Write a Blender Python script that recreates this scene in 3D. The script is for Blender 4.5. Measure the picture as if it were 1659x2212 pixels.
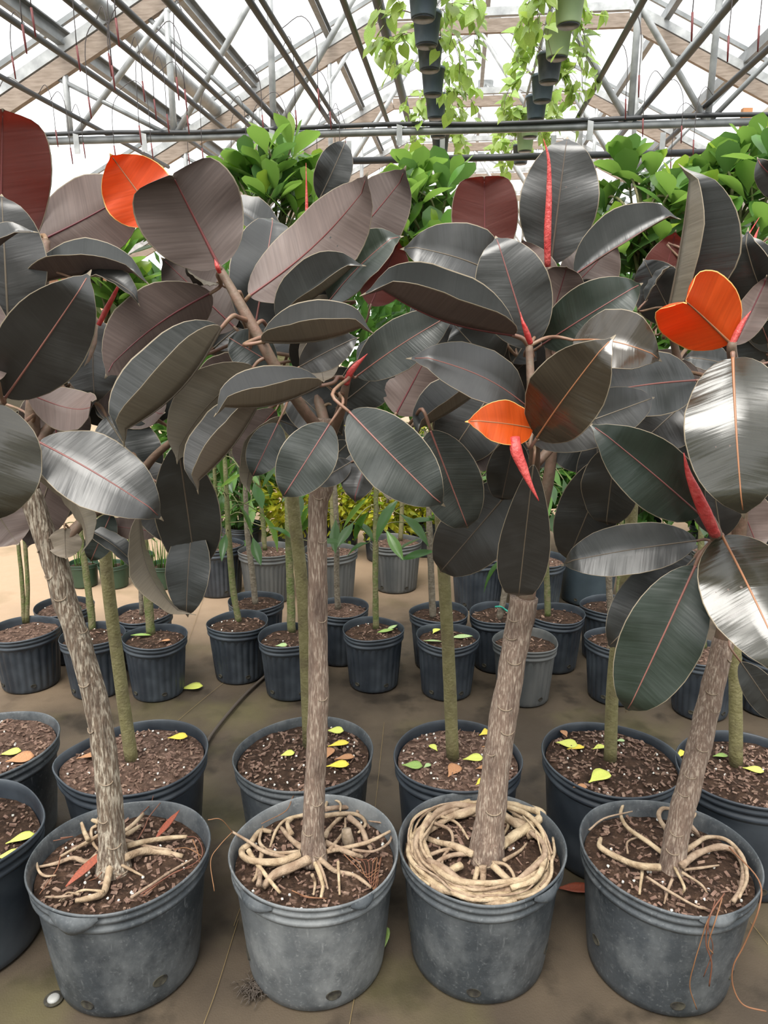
import bpy, bmesh, math, random
from mathutils import Vector, Matrix, noise
R = math.radians
sc = bpy.context.scene
col = sc.collection
for o in list(bpy.data.objects): bpy.data.objects.remove(o, do_unlink=True)

# ------------------------------------------------------------------ camera
W, H, FPX = 1659, 2212, 1580.0
CAMZ = 1.387
PITCH = math.atan((H / 2 - 715) / FPX)
cd = bpy.data.cameras.new('camera'); cam = bpy.data.objects.new('camera', cd); col.objects.link(cam)
cam.location = (0, 0, CAMZ); cam.rotation_euler = (math.pi / 2 - PITCH, 0, 0)
cd.sensor_fit = 'VERTICAL'; cd.sensor_height = 24.0; cd.lens = 24.0 * FPX / H
cd.clip_start = 0.05; cd.clip_end = 300
sc.camera = cam

# ------------------------------------------------------------------ sky, sun, exposure
wd = bpy.data.worlds.new('overcast_sky'); sc.world = wd; wd.use_nodes = True
wd.node_tree.nodes['Background'].inputs[0].default_value = (0.96, 0.98, 1.0, 1)
wd.node_tree.nodes['Background'].inputs[1].default_value = 0.9
sd = bpy.data.lights.new('sun', 'SUN'); sun = bpy.data.objects.new('sun', sd); col.objects.link(sun)
sd.energy = 2.6; sd.angle = R(35); sd.color = (1.0, 0.96, 0.9)
sun.rotation_euler = (R(27), R(-12), 0)
sc.view_settings.view_transform = 'Standard'; sc.view_settings.look = 'None'
sc.view_settings.exposure = 1.3; sc.view_settings.gamma = 1.0
sc.view_settings.use_curve_mapping = False
try: sc.cycles.use_denoising = True
except Exception: pass
sc.cycles.max_bounces = 8; sc.cycles.transparent_max_bounces = 12

# ------------------------------------------------------------------ pixel -> world helpers
SP, CP = math.sin(PITCH), math.cos(PITCH)
def ray(px, py):
    u = (px - W / 2) / FPX; v = (py - H / 2) / FPX
    return Vector((u, CP - v * SP, -SP - v * CP))
def at(px, py, Y):
    d = ray(px, py); return Vector((0, 0, CAMZ)) + d * (Y / d.y)
def onz(px, py, z):
    d = ray(px, py); return Vector((0, 0, CAMZ)) + d * ((z - CAMZ) / d.z)
def mpp(p):                       # metres per photo pixel at a point
    q = p - Vector((0, 0, CAMZ)); return (q.y * CP - q.z * SP) / FPX

# ------------------------------------------------------------------ materials
MATS = {}
def mat(name, color, rough=0.6, spec=0.5, metal=0.0, var=0.0, c2=None, nscale=20, bump=0.0, bscale=60,
        trans=None, tfac=0.3, c3=None, n3=6, rvar=0.0, stretch=None, thr=(0.35, 0.65), thr3=(0.5, 0.7), detail=6):
    m = bpy.data.materials.new(name); m.use_nodes = True; MATS[name] = m
    nt = m.node_tree; N = nt.nodes; Lk = nt.links; b = N['Principled BSDF']
    b.inputs['Roughness'].default_value = rough; b.inputs['Metallic'].default_value = metal
    b.inputs['Specular IOR Level'].default_value = spec
    tc = N.new('ShaderNodeTexCoord'); vec = tc.outputs['Object']
    if stretch:
        mp = N.new('ShaderNodeMapping'); mp.inputs['Scale'].default_value = stretch; Lk.new(vec, mp.inputs[0]); vec = mp.outputs[0]
    csock = None
    rgb = N.new('ShaderNodeRGB'); rgb.outputs[0].default_value = (*color, 1); csock = rgb.outputs[0]
    def noisef(scale, lo, hi, det=detail):
        n = N.new('ShaderNodeTexNoise'); n.inputs['Scale'].default_value = scale; n.inputs['Detail'].default_value = det
        Lk.new(vec, n.inputs['Vector'])
        r = N.new('ShaderNodeMapRange'); r.inputs[1].default_value = lo; r.inputs[2].default_value = hi
        Lk.new(n.outputs['Fac'], r.inputs[0]); return r.outputs[0]
    def mix(fac, a, c):
        x = N.new('ShaderNodeMix'); x.data_type = 'RGBA'
        if isinstance(fac, float): x.inputs[0].default_value = fac
        else: Lk.new(fac, x.inputs[0])
        Lk.new(a, x.inputs[6])
        if isinstance(c, tuple): x.inputs[7].default_value = (*c, 1)
        else: Lk.new(c, x.inputs[7])
        return x.outputs[2]
    if c2: csock = mix(noisef(nscale, *thr), csock, c2)
    if c3: csock = mix(noisef(n3, *thr3), csock, c3)
    if var:
        oi = N.new('ShaderNodeObjectInfo'); hs = N.new('ShaderNodeHueSaturation')
        mr = N.new('ShaderNodeMapRange'); mr.inputs[3].default_value = 1 - var; mr.inputs[4].default_value = 1 + var
        Lk.new(oi.outputs['Random'], mr.inputs[0]); Lk.new(mr.outputs[0], hs.inputs['Value'])
        mh = N.new('ShaderNodeMapRange'); mh.inputs[3].default_value = 0.5 - var * 0.05; mh.inputs[4].default_value = 0.5 + var * 0.05
        Lk.new(oi.outputs['Random'], mh.inputs[0]); Lk.new(mh.outputs[0], hs.inputs['Hue'])
        Lk.new(csock, hs.inputs['Color']); csock = hs.outputs[0]
    Lk.new(csock, b.inputs['Base Color'])
    if rvar:
        f = noisef(14, 0.3, 0.7); mr = N.new('ShaderNodeMapRange'); mr.inputs[3].default_value = rough - rvar; mr.inputs[4].default_value = rough + rvar
        Lk.new(f, mr.inputs[0]); Lk.new(mr.outputs[0], b.inputs['Roughness'])
    if bump:
        n = N.new('ShaderNodeTexNoise'); n.inputs['Scale'].default_value = bscale; n.inputs['Detail'].default_value = 5
        Lk.new(vec, n.inputs['Vector'])
        bp = N.new('ShaderNodeBump'); bp.inputs['Strength'].default_value = bump; bp.inputs['Distance'].default_value = 0.01
        Lk.new(n.outputs['Fac'], bp.inputs['Height']); Lk.new(bp.outputs[0], b.inputs['Normal'])
    if trans:
        t = N.new('ShaderNodeBsdfTranslucent'); t.inputs[0].default_value = (*trans, 1)
        ms = N.new('ShaderNodeMixShader'); ms.inputs[0].default_value = tfac
        Lk.new(b.outputs[0], ms.inputs[1]); Lk.new(t.outputs[0], ms.inputs[2])
        Lk.new(ms.outputs[0], N['Material Output'].inputs['Surface'])
    return m

def leaf_mat(name, c1, c2, rough, spec=0.5, trans=None, tfac=0.3, veins=0.12, dust=0.0, dustc=(0.2, 0.2, 0.19), var=0.3):
    """rubber-plant leaf face: fine lateral streaks running out from the midrib (local x = length, y = width)"""
    m = bpy.data.materials.new(name); m.use_nodes = True; MATS[name] = m
    nt = m.node_tree; N = nt.nodes; Lk = nt.links; b = N['Principled BSDF']
    b.inputs['Specular IOR Level'].default_value = spec
    tc = N.new('ShaderNodeTexCoord'); sx = N.new('ShaderNodeSeparateXYZ'); Lk.new(tc.outputs['Object'], sx.inputs[0])
    ab = N.new('ShaderNodeMath'); ab.operation = 'ABSOLUTE'; Lk.new(sx.outputs[1], ab.inputs[0])
    ma = N.new('ShaderNodeMath'); ma.operation = 'MULTIPLY_ADD'; ma.inputs[1].default_value = -0.35
    Lk.new(ab.outputs[0], ma.inputs[0]); Lk.new(sx.outputs[0], ma.inputs[2])
    cx = N.new('ShaderNodeCombineXYZ'); k = N.new('ShaderNodeMath'); k.operation = 'MULTIPLY'; k.inputs[1].default_value = 260
    Lk.new(ma.outputs[0], k.inputs[0]); k2 = N.new('ShaderNodeMath'); k2.operation = 'MULTIPLY'; k2.inputs[1].default_value = 9
    Lk.new(sx.outputs[1], k2.inputs[0]); Lk.new(k.outputs[0], cx.inputs[0]); Lk.new(k2.outputs[0], cx.inputs[1])
    n = N.new('ShaderNodeTexNoise'); n.inputs['Scale'].default_value = 1.0; n.inputs['Detail'].default_value = 3; Lk.new(cx.outputs[0], n.inputs['Vector'])
    bp = N.new('ShaderNodeBump'); bp.inputs['Strength'].default_value = veins; bp.inputs['Distance'].default_value = 0.002
    Lk.new(n.outputs['Fac'], bp.inputs['Height'])
    sc2 = N.new('ShaderNodeVectorMath'); sc2.operation = 'MULTIPLY'; sc2.inputs[1].default_value = (0.2, 0.9, 1); Lk.new(cx.outputs[0], sc2.inputs[0])
    n2 = N.new('ShaderNodeTexNoise'); n2.inputs['Scale'].default_value = 1.0; n2.inputs['Detail'].default_value = 2; Lk.new(sc2.outputs[0], n2.inputs['Vector'])
    bp2 = N.new('ShaderNodeBump'); bp2.inputs['Strength'].default_value = 0.2; bp2.inputs['Distance'].default_value = 0.006
    Lk.new(n2.outputs['Fac'], bp2.inputs['Height']); Lk.new(bp.outputs[0], bp2.inputs['Normal']); Lk.new(bp2.outputs[0], b.inputs['Normal'])
    oi = N.new('ShaderNodeObjectInfo')
    mx = N.new('ShaderNodeMix'); mx.data_type = 'RGBA'; mx.inputs[6].default_value = (*c1, 1); mx.inputs[7].default_value = (*c2, 1)
    Lk.new(oi.outputs['Random'], mx.inputs[0])
    big = N.new('ShaderNodeTexNoise'); big.inputs['Scale'].default_value = 22; big.inputs['Detail'].default_value = 7
    Lk.new(tc.outputs['Object'], big.inputs['Vector'])
    mr = N.new('ShaderNodeMapRange'); mr.inputs[1].default_value = 0.48; mr.inputs[2].default_value = 0.75; mr.inputs[4].default_value = dust
    Lk.new(big.outputs['Fac'], mr.inputs[0])
    dm = N.new('ShaderNodeMix'); dm.data_type = 'RGBA'; Lk.new(mr.outputs[0], dm.inputs[0]); Lk.new(mx.outputs[2], dm.inputs[6]); dm.inputs[7].default_value = (*dustc, 1)
    st = N.new('ShaderNodeMapRange'); st.inputs[1].default_value = 0.3; st.inputs[2].default_value = 0.7; st.inputs[3].default_value = 0.85; st.inputs[4].default_value = 1.15
    Lk.new(n.outputs['Fac'], st.inputs[0])
    hs = N.new('ShaderNodeHueSaturation'); Lk.new(dm.outputs[2], hs.inputs['Color']); Lk.new(st.outputs[0], hs.inputs['Value'])
    Lk.new(hs.outputs[0], b.inputs['Base Color'])
    rr = N.new('ShaderNodeMapRange'); rr.inputs[3].default_value = rough - 0.07; rr.inputs[4].default_value = rough + 0.1
    Lk.new(big.outputs['Fac'], rr.inputs[0]); Lk.new(rr.outputs[0], b.inputs['Roughness'])
    if trans:
        t = N.new('ShaderNodeBsdfTranslucent'); t.inputs[0].default_value = (*trans, 1)
        ms = N.new('ShaderNodeMixShader'); ms.inputs[0].default_value = tfac
        Lk.new(b.outputs[0], ms.inputs[1]); Lk.new(t.outputs[0], ms.inputs[2])
        Lk.new(ms.outputs[0], N['Material Output'].inputs['Surface'])
    return m

leaf_mat('leaf_top', (0.012, 0.014, 0.0125), (0.021, 0.019, 0.017), 0.36, 0.75, dust=0.05)
leaf_mat('leaf_top_green', (0.010, 0.018, 0.012), (0.015, 0.023, 0.013), 0.33, 0.7, dust=0.03)
leaf_mat('leaf_top_gloss', (0.022, 0.022, 0.014), (0.035, 0.026, 0.016), 0.19, 0.7, dust=0.0)
leaf_mat('leaf_top_dusty', (0.018, 0.022, 0.019), (0.026, 0.030, 0.026), 0.36, 0.5, dust=0.3, dustc=(0.09, 0.095, 0.085), veins=0.3)
leaf_mat('leaf_under', (0.155, 0.112, 0.098), (0.105, 0.080, 0.071), 0.5, 0.4, trans=(0.16, 0.05, 0.03), tfac=0.12, veins=0.08, dust=0.1, dustc=(0.11, 0.085, 0.07))
leaf_mat('leaf_under_olive', (0.215, 0.19, 0.138), (0.235, 0.19, 0.145), 0.45, 0.45, trans=(0.30, 0.24, 0.14), tfac=0.2, veins=0.1, dust=0.1)
leaf_mat('leaf_maroon', (0.15, 0.052, 0.044), (0.12, 0.046, 0.038), 0.45, 0.4, trans=(0.50, 0.15, 0.11), tfac=0.42, veins=0.1)
leaf_mat('leaf_orange', (0.60, 0.085, 0.014), (0.62, 0.11, 0.016), 0.35, 0.45, trans=(0.95, 0.16, 0.02), tfac=0.45, veins=0.1)
mat('leaf_edge', (0.22, 0.18, 0.125), 0.5)
mat('leaf_edge_orange', (0.85, 0.42, 0.12), 0.5)
mat('midrib_pink', (0.20, 0.075, 0.062), 0.45, var=0.2)
mat('midrib_dull', (0.11, 0.085, 0.06), 0.45, var=0.25)
mat('midrib_maroon', (0.13, 0.028, 0.030), 0.45, var=0.2)
mat('midrib_orange', (0.30, 0.13, 0.06), 0.4)
mat('petiole', (0.23, 0.12, 0.085), 0.5, c2=(0.17, 0.11, 0.06), nscale=40, var=0.15)
mat('sheath_red', (0.56, 0.055, 0.055), 0.38, c2=(0.66, 0.13, 0.115), nscale=50, trans=(0.9, 0.1, 0.08), tfac=0.25, bump=0.4, bscale=160)
mat('young_stem', (0.17, 0.10, 0.070), 0.6, c2=(0.12, 0.085, 0.055), nscale=60, bump=0.2, bscale=90)
mat('bark_cracked', (0.16, 0.115, 0.080), 0.85, c2=(0.44, 0.38, 0.30), nscale=130, thr=(0.46, 0.6), bump=1.0, bscale=120, stretch=(1.8, 1.8, 0.3), c3=(0.09, 0.06, 0.042), n3=30, thr3=(0.5, 0.72))
mat('bark_brown', (0.20, 0.138, 0.104), 0.85, c2=(0.42, 0.34, 0.27), nscale=170, thr=(0.48, 0.66), bump=0.7, bscale=150, stretch=(1.8, 1.8, 0.28), c3=(0.10, 0.065, 0.05), n3=24, thr3=(0.5, 0.75))
mat('bark_scar', (0.27, 0.21, 0.155), 0.85, c2=(0.2, 0.15, 0.1), nscale=150)
mat('bark_green', (0.15, 0.135, 0.055), 0.75, c2=(0.20, 0.18, 0.085), nscale=60, bump=0.35, bscale=140, c3=(0.12, 0.10, 0.05), n3=18)
mat('bark_moss', (0.09, 0.115, 0.03), 0.75, c2=(0.16, 0.14, 0.07), nscale=40, bump=0.4, bscale=120)
mat('bark_grey', (0.13, 0.105, 0.075), 0.85, c2=(0.2, 0.17, 0.13), nscale=60, bump=0.5, bscale=120)
mat('root', (0.38, 0.285, 0.19), 0.75, c2=(0.23, 0.155, 0.095), nscale=45, bump=0.5, bscale=120, var=0.22)
mat('root_hair', (0.17, 0.07, 0.035), 0.7, var=0.3)
def pot_mat(name, dark, mid, dust, amount, rough=0.5):
    """scuffed nursery plastic: dust patches, fine speckle, slanting scratches"""
    m = mat(name, mid, rough, c2=dark, nscale=5, thr=(0.36, 0.62), bump=0.12, bscale=45, rvar=0.12, detail=12)
    nt = m.node_tree; N = nt.nodes; Lk = nt.links; b = N['Principled BSDF']; src = b.inputs['Base Color'].links[0].from_socket
    tc = N.new('ShaderNodeTexCoord')
    def layer(src, rot, scale, nscale, lo, hi, top, colr, loc=(0, 0, 0)):
        mp = N.new('ShaderNodeMapping'); mp.inputs['Rotation'].default_value = rot; mp.inputs['Scale'].default_value = scale; mp.inputs['Location'].default_value = loc; Lk.new(tc.outputs['Object'], mp.inputs[0])
        n = N.new('ShaderNodeTexNoise'); n.inputs['Scale'].default_value = nscale; n.inputs['Detail'].default_value = 8; n.inputs['Roughness'].default_value = 0.65; Lk.new(mp.outputs[0], n.inputs['Vector'])
        r = N.new('ShaderNodeMapRange'); r.inputs[1].default_value = lo; r.inputs[2].default_value = hi; r.inputs[4].default_value = top; Lk.new(n.outputs['Fac'], r.inputs[0])
        x = N.new('ShaderNodeMix'); x.data_type = 'RGBA'; Lk.new(r.outputs[0], x.inputs[0]); Lk.new(src, x.inputs[6]); x.inputs[7].default_value = (*colr, 1); return x.outputs[2]
    s = layer(src, (0, 0, 0), (1, 1, .7), 9, .45, .75, amount, dust)
    s = layer(s, (0, 0, 0), (1, 1, 1), 130, .56, .72, amount * .8, dust)
    s = layer(s, (.3, .9, 0), (6, 6, .5), 12, .64, .72, amount, dust, (2, 3, 1))
    s = layer(s, (-.2, -.7, 0), (7, 7, .5), 10, .66, .74, amount * .8, dark, (5, 1, 2))
    Lk.new(s, b.inputs['Base Color']); return m
pot_mat('pot_dusty', (0.055, 0.061, 0.067), (0.125, 0.135, 0.142), (0.28, 0.29, 0.29), 0.8)
pot_mat('pot_grey', (0.024, 0.029, 0.034), (0.052, 0.060, 0.068), (0.19, 0.20, 0.205), 0.7)
mat('pot_black', (0.022, 0.028, 0.037), 0.42, c2=(0.060, 0.072, 0.086), nscale=9, thr=(0.4, 0.75), bump=0.06, bscale=40, rvar=0.1, detail=9)
mat('pot_ash', (0.055, 0.06, 0.062), 0.6, c2=(0.13, 0.13, 0.125), nscale=9, thr=(0.4, 0.7), bump=0.1, bscale=40, stretch=(1, 1, 0.3))
mat('pot_green', (0.022, 0.05, 0.028), 0.5, c2=(0.04, 0.075, 0.045), nscale=8)
mat('pot_lime', (0.24, 0.33, 0.17), 0.5, c2=(0.30, 0.38, 0.2), nscale=8, trans=(0.4, 0.5, 0.2), tfac=0.2)
mat('pot_slate', (0.028, 0.042, 0.055), 0.5, c2=(0.05, 0.07, 0.085), nscale=8)
mat('hole_dark', (0.012, 0.01, 0.008), 0.9, c2=(0.05, 0.045, 0.03), nscale=60)
mat('soil', (0.055, 0.032, 0.021), 0.95, spec=0.15, c2=(0.022, 0.013, 0.009), nscale=45, c3=(0.12, 0.075, 0.055), n3=85, thr3=(0.56, 0.68), bump=1.0, bscale=110)
mat('soil_dry', (0.12, 0.075, 0.055), 0.95, spec=0.15, c2=(0.05, 0.03, 0.022), nscale=45, c3=(0.22, 0.14, 0.11), n3=85, thr3=(0.54, 0.68), bump=1.0, bscale=110)
mat('bark_chip', (0.10, 0.055, 0.038), 0.9, c2=(0.19, 0.115, 0.085), nscale=60)
mat('chip_pale', (0.26, 0.17, 0.12), 0.9, c2=(0.13, 0.08, 0.06), nscale=60)
mat('perlite', (0.7, 0.68, 0.62), 0.9)
mat('leaf_yellow', (0.72, 0.52, 0.035), 0.55, c2=(0.62, 0.55, 0.08), nscale=25, c3=(0.55, 0.2, 0.03), n3=18, thr3=(0.6, 0.75))
mat('leaf_lime', (0.48, 0.55, 0.09), 0.55, c2=(0.56, 0.56, 0.12), nscale=25)
mat('leaf_fallen_green', (0.16, 0.27, 0.05), 0.5, c2=(0.24, 0.34, 0.09), nscale=25)
mat('leaf_pale_green', (0.36, 0.46, 0.24), 0.5, c2=(0.24, 0.36, 0.12), nscale=25)
mat('leaf_tan', (0.42, 0.22, 0.10), 0.7, c2=(0.30, 0.13, 0.06), nscale=30)
mat('leaf_rust', (0.28, 0.06, 0.025), 0.6, c2=(0.18, 0.04, 0.02), nscale=30)
for nm, c, t in (('green_leaf', (0.080, 0.180, 0.034), (0.27, 0.46, 0.08)), ('green_leaf_dark', (0.045, 0.110, 0.03), (0.14, 0.28, 0.06)),
                 ('green_leaf_new', (0.18, 0.31, 0.03), (0.45, 0.62, 0.08)), ('lance_leaf', (0.028, 0.075, 0.016), (0.10, 0.22, 0.03)),
                 ('lance_leaf_light', (0.09, 0.19, 0.04), (0.25, 0.42, 0.08))):
    mat(nm, c, 0.32, 0.5, var=0.25, trans=t, tfac=0.38)
mat('pothos_leaf', (0.17, 0.30, 0.045), 0.4, c2=(0.46, 0.52, 0.16), nscale=45, thr=(0.5, 0.62), var=0.2, trans=(0.4, 0.56, 0.1), tfac=0.4)
mat('gold_leaf', (0.48, 0.46, 0.04), 0.4, c2=(0.12, 0.24, 0.02), nscale=9, thr=(0.42, 0.6), trans=(0.7, 0.65, 0.06), tfac=0.35)
mat('shrub_leaf', (0.035, 0.095, 0.02), 0.4, c2=(0.07, 0.17, 0.03), nscale=9, trans=(0.12, 0.28, 0.04), tfac=0.3)
mat('vine', (0.10, 0.07, 0.035), 0.7)
mat('galvanised', (0.25, 0.26, 0.26), 0.45, metal=0.4, c2=(0.17, 0.18, 0.18), nscale=8, var=0.1)
mat('aluminium_pale', (0.46, 0.47, 0.47), 0.5, metal=0.2, c2=(0.28, 0.29, 0.29), nscale=8)
mat('timber', (0.20, 0.155, 0.12), 0.8, c2=(0.29, 0.235, 0.19), nscale=6, stretch=(1, 8, 8))
mat('black_pipe', (0.028, 0.030, 0.033), 0.5, var=0.3)
mat('grey_pipe', (0.16, 0.17, 0.172), 0.4, c2=(0.28, 0.29, 0.29), nscale=7)
mat('drip_tube', (0.055, 0.045, 0.045), 0.5)
mat('drip_red', (0.14, 0.022, 0.022), 0.5)
mat('hose', (0.06, 0.046, 0.036), 0.6)
mat('teal_tie', (0.02, 0.30, 0.22), 0.5)
mat('thread', (0.24, 0.17, 0.07), 0.8)
mat('steel', (0.3, 0.3, 0.29), 0.6, metal=0.2)
mat('cream_cloth', (0.42, 0.37, 0.30), 0.85, c2=(0.34, 0.29, 0.24), nscale=3)
mat('peach_panel', (0.62, 0.36, 0.24), 0.8, c2=(0.52, 0.29, 0.19), nscale=5)
mat('orange_tag', (0.5, 0.22, 0.09), 0.7)

def floor_mat():
    m = mat('weed_mat', (0.048, 0.036, 0.025), 0.72, spec=0.25, c2=(0.085, 0.064, 0.043), nscale=3.2, thr=(0.38, 0.68), c3=(0.024, 0.018, 0.012), n3=6.0, thr3=(0.53, 0.66), bump=0.15, bscale=250, rvar=0.12)
    nt = m.node_tree; N = nt.nodes; Lk = nt.links; b = N['Principled BSDF']
    src = b.inputs['Base Color'].links[0].from_socket
    tc = N.new('ShaderNodeTexCoord')
    # stronger far-left light and sandy dust painted into colour; greenish algae stains in places
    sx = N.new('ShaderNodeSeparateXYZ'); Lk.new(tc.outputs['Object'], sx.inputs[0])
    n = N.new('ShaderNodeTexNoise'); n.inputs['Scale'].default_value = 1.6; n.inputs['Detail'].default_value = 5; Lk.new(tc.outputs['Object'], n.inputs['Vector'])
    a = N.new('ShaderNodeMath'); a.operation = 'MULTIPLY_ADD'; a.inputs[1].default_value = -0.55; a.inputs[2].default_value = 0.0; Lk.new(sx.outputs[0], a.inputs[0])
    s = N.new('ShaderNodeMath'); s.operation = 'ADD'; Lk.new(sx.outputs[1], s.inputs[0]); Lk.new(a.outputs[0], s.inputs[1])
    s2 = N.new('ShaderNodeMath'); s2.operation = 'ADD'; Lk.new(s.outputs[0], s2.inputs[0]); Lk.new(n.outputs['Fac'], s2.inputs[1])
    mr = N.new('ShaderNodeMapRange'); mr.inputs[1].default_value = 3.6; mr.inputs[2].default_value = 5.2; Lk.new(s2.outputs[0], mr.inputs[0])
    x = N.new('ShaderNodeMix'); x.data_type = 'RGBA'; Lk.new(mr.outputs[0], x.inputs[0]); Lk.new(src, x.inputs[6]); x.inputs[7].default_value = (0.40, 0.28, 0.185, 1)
    n2 = N.new('ShaderNodeTexNoise'); n2.inputs['Scale'].default_value = 2.7; n2.inputs['Detail'].default_value = 4
    mp = N.new('ShaderNodeMapping'); mp.inputs['Location'].default_value = (3, 7, 1); Lk.new(tc.outputs['Object'], mp.inputs[0]); Lk.new(mp.outputs[0], n2.inputs['Vector'])
    m2 = N.new('ShaderNodeMapRange'); m2.inputs[1].default_value = 0.58; m2.inputs[2].default_value = 0.75; m2.inputs[4].default_value = 0.5; Lk.new(n2.outputs['Fac'], m2.inputs[0])
    y = N.new('ShaderNodeMix'); y.data_type = 'RGBA'; Lk.new(m2.outputs[0], y.inputs[0]); Lk.new(x.outputs[2], y.inputs[6]); y.inputs[7].default_value = (0.10, 0.09, 0.035, 1)
    Lk.new(y.outputs[2], b.inputs['Base Color'])
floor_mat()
def film_mat():
    m = bpy.data.materials.new('roof_film'); m.use_nodes = True; MATS['roof_film'] = m
    N = m.node_tree.nodes; Lk = m.node_tree.links; N.remove(N['Principled BSDF'])
    t = N.new('ShaderNodeBsdfTransparent'); t.inputs[0].default_value = (0.97, 0.975, 0.97, 1)
    d = N.new('ShaderNodeBsdfTranslucent'); d.inputs[0].default_value = (0.9, 0.9, 0.9, 1)
    ms = N.new('ShaderNodeMixShader'); ms.inputs[0].default_value = 0.12
    Lk.new(t.outputs[0], ms.inputs[1]); Lk.new(d.outputs[0], ms.inputs[2]); Lk.new(ms.outputs[0], N['Material Output'].inputs['Surface'])
film_mat()

def blocker_mat():  # cloth added on the unseen side and front walls to cut side light
    m = bpy.data.materials.new('side_light_blocker'); m.use_nodes = True; MATS['side_light_blocker'] = m
    N = m.node_tree.nodes; Lk = m.node_tree.links; b = N['Principled BSDF']; b.inputs['Base Color'].default_value = (0.22, 0.24, 0.2, 1); b.inputs['Roughness'].default_value = 0.9
    t = N.new('ShaderNodeBsdfTransparent'); t.inputs[0].default_value = (0.9, 0.92, 0.88, 1)
    ms = N.new('ShaderNodeMixShader'); ms.inputs[0].default_value = 0.3
    Lk.new(b.outputs[0], ms.inputs[1]); Lk.new(t.outputs[0], ms.inputs[2]); Lk.new(ms.outputs[0], N['Material Output'].inputs['Surface'])
blocker_mat()
# ------------------------------------------------------------------ object helpers
ORG = {}                                   # world origin of every object by name
def tag(o, label, cat, group=None):
    o['label'] = label; o['category'] = cat
    if group: o['group'] = group
    return o
def thing(name, loc, label, cat, group=None):
    o = bpy.data.objects.new(name, None); col.objects.link(o); o.empty_display_size = 0.05
    o.location = loc; ORG[o.name] = Vector(loc)
    return tag(o, label, cat, group)
def link(name, me, parent=None, origin=None, rot=None):
    o = bpy.data.objects.new(name, me); col.objects.link(o)
    origin = Vector(origin) if origin is not None else Vector((0, 0, 0))
    ORG[o.name] = origin
    base = ORG[parent.name] if parent is not None else Vector((0, 0, 0))
    if parent is not None: o.parent = parent
    M = Matrix.Translation(origin - base)
    if rot is not None: M = M @ rot.to_4x4()
    o.matrix_basis = M
    return o
def mesh(name, V, F, mats, mi=None, smooth=True):
    me = bpy.data.meshes.new(name); me.from_pydata([tuple(v) for v in V], [], F)
    for m in ([mats] if isinstance(mats, str) else mats): me.materials.append(MATS[m])
    if mi: me.polygons.foreach_set('material_index', mi)
    if smooth: me.polygons.foreach_set('use_smooth', [True] * len(me.polygons))
    me.update(); return me
def obj(name, V, F, mats, parent=None, origin=None, mi=None, smooth=True):
    """V in world space; the object's origin is set to `origin`"""
    if origin is None: origin = ORG[parent.name] if parent is not None else V[0]
    origin = Vector(origin)
    return link(name, mesh(name, [Vector(v) - origin for v in V], F, mats, mi, smooth), parent, origin)

def smooth_path(P, n=4):
    P = [Vector(p) for p in P]
    if len(P) < 3: return P
    out = []
    Q = [2 * P[0] - P[1]] + P + [2 * P[-1] - P[-2]]
    for i in range(1, len(Q) - 2):
        a, b, c, d = Q[i - 1], Q[i], Q[i + 1], Q[i + 2]
        for k in range(n):
            t = k / n
            out.append(0.5 * ((2 * b) + (c - a) * t + (2 * a - 5 * b + 4 * c - d) * t * t + (3 * b - a - 3 * c + d) * t ** 3))
    out.append(P[-1]); return out
def tube(P, rad, seg=8, n=4, cap=True, flat=None, lump=0.0, seed=0):
    """swept tube; rad: number or list on the control points. returns V,F"""
    rl = rad if isinstance(rad, (list, tuple)) else [rad] * len(P)
    S = smooth_path(P, n) if n > 1 else [Vector(p) for p in P]
    m = len(S); V = []; F = []
    up = None; rng = random.Random(seed)
    for i, p in enumerate(S):
        t = (S[min(i + 1, m - 1)] - S[max(i - 1, 0)])
        if t.length < 1e-9: t = Vector((0, 0, 1))
        t.normalize()
        if up is None:
            up = Vector((0, 0, 1)) if abs(t.z) < 0.9 else Vector((1, 0, 0))
        s = t.cross(up)
        if s.length < 1e-6: s = t.orthogonal()
        s.normalize(); up = s.cross(t).normalized()
        f = i / max(1, m - 1) * (len(rl) - 1); k = min(int(f), len(rl) - 2) if len(rl) > 1 else 0
        r = rl[k] + (rl[k + 1] - rl[k]) * (f - k) if len(rl) > 1 else rl[0]
        for j in range(seg):
            a = 2 * math.pi * j / seg
            rr = r
            if lump: rr *= 1 + lump * noise.noise(Vector((p.x * 25 + math.cos(a), p.y * 25 + math.sin(a), p.z * 25 + seed)))
            fx, fy = (1, 1) if flat is None else flat
            V.append(p + s * (rr * math.cos(a) * fx) + up * (rr * math.sin(a) * fy))
    for i in range(m - 1):
        for j in range(seg):
            F.append((i * seg + j, i * seg + (j + 1) % seg, (i + 1) * seg + (j + 1) % seg, (i + 1) * seg + j))
    if cap:
        F.append(tuple(range(seg - 1, -1, -1))); F.append(tuple((m - 1) * seg + j for j in range(seg)))
    return V, F
def join(parts):
    V = []; F = []
    for v, f in parts:
        o = len(V); V += list(v); F += [tuple(i + o for i in q) for q in f]
    return V, F
def box(c, sx, sy, sz, rot=None):
    c = Vector(c); V = []
    for x in (-1, 1):
        for y in (-1, 1):
            for z in (-1, 1):
                p = Vector((x * sx / 2, y * sy / 2, z * sz / 2))
                if rot: p = rot @ p
                V.append(c + p)
    return V, [(0, 1, 3, 2), (4, 6, 7, 5), (0, 4, 5, 1), (2, 3, 7, 6), (0, 2, 6, 4), (1, 5, 7, 3)]
def beam(a, b, w, h):
    a, b = Vector(a), Vector(b); d = b - a; q = d.to_track_quat('X', 'Z').to_matrix()
    return box((a + b) / 2, d.length, w, h, q)

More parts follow.
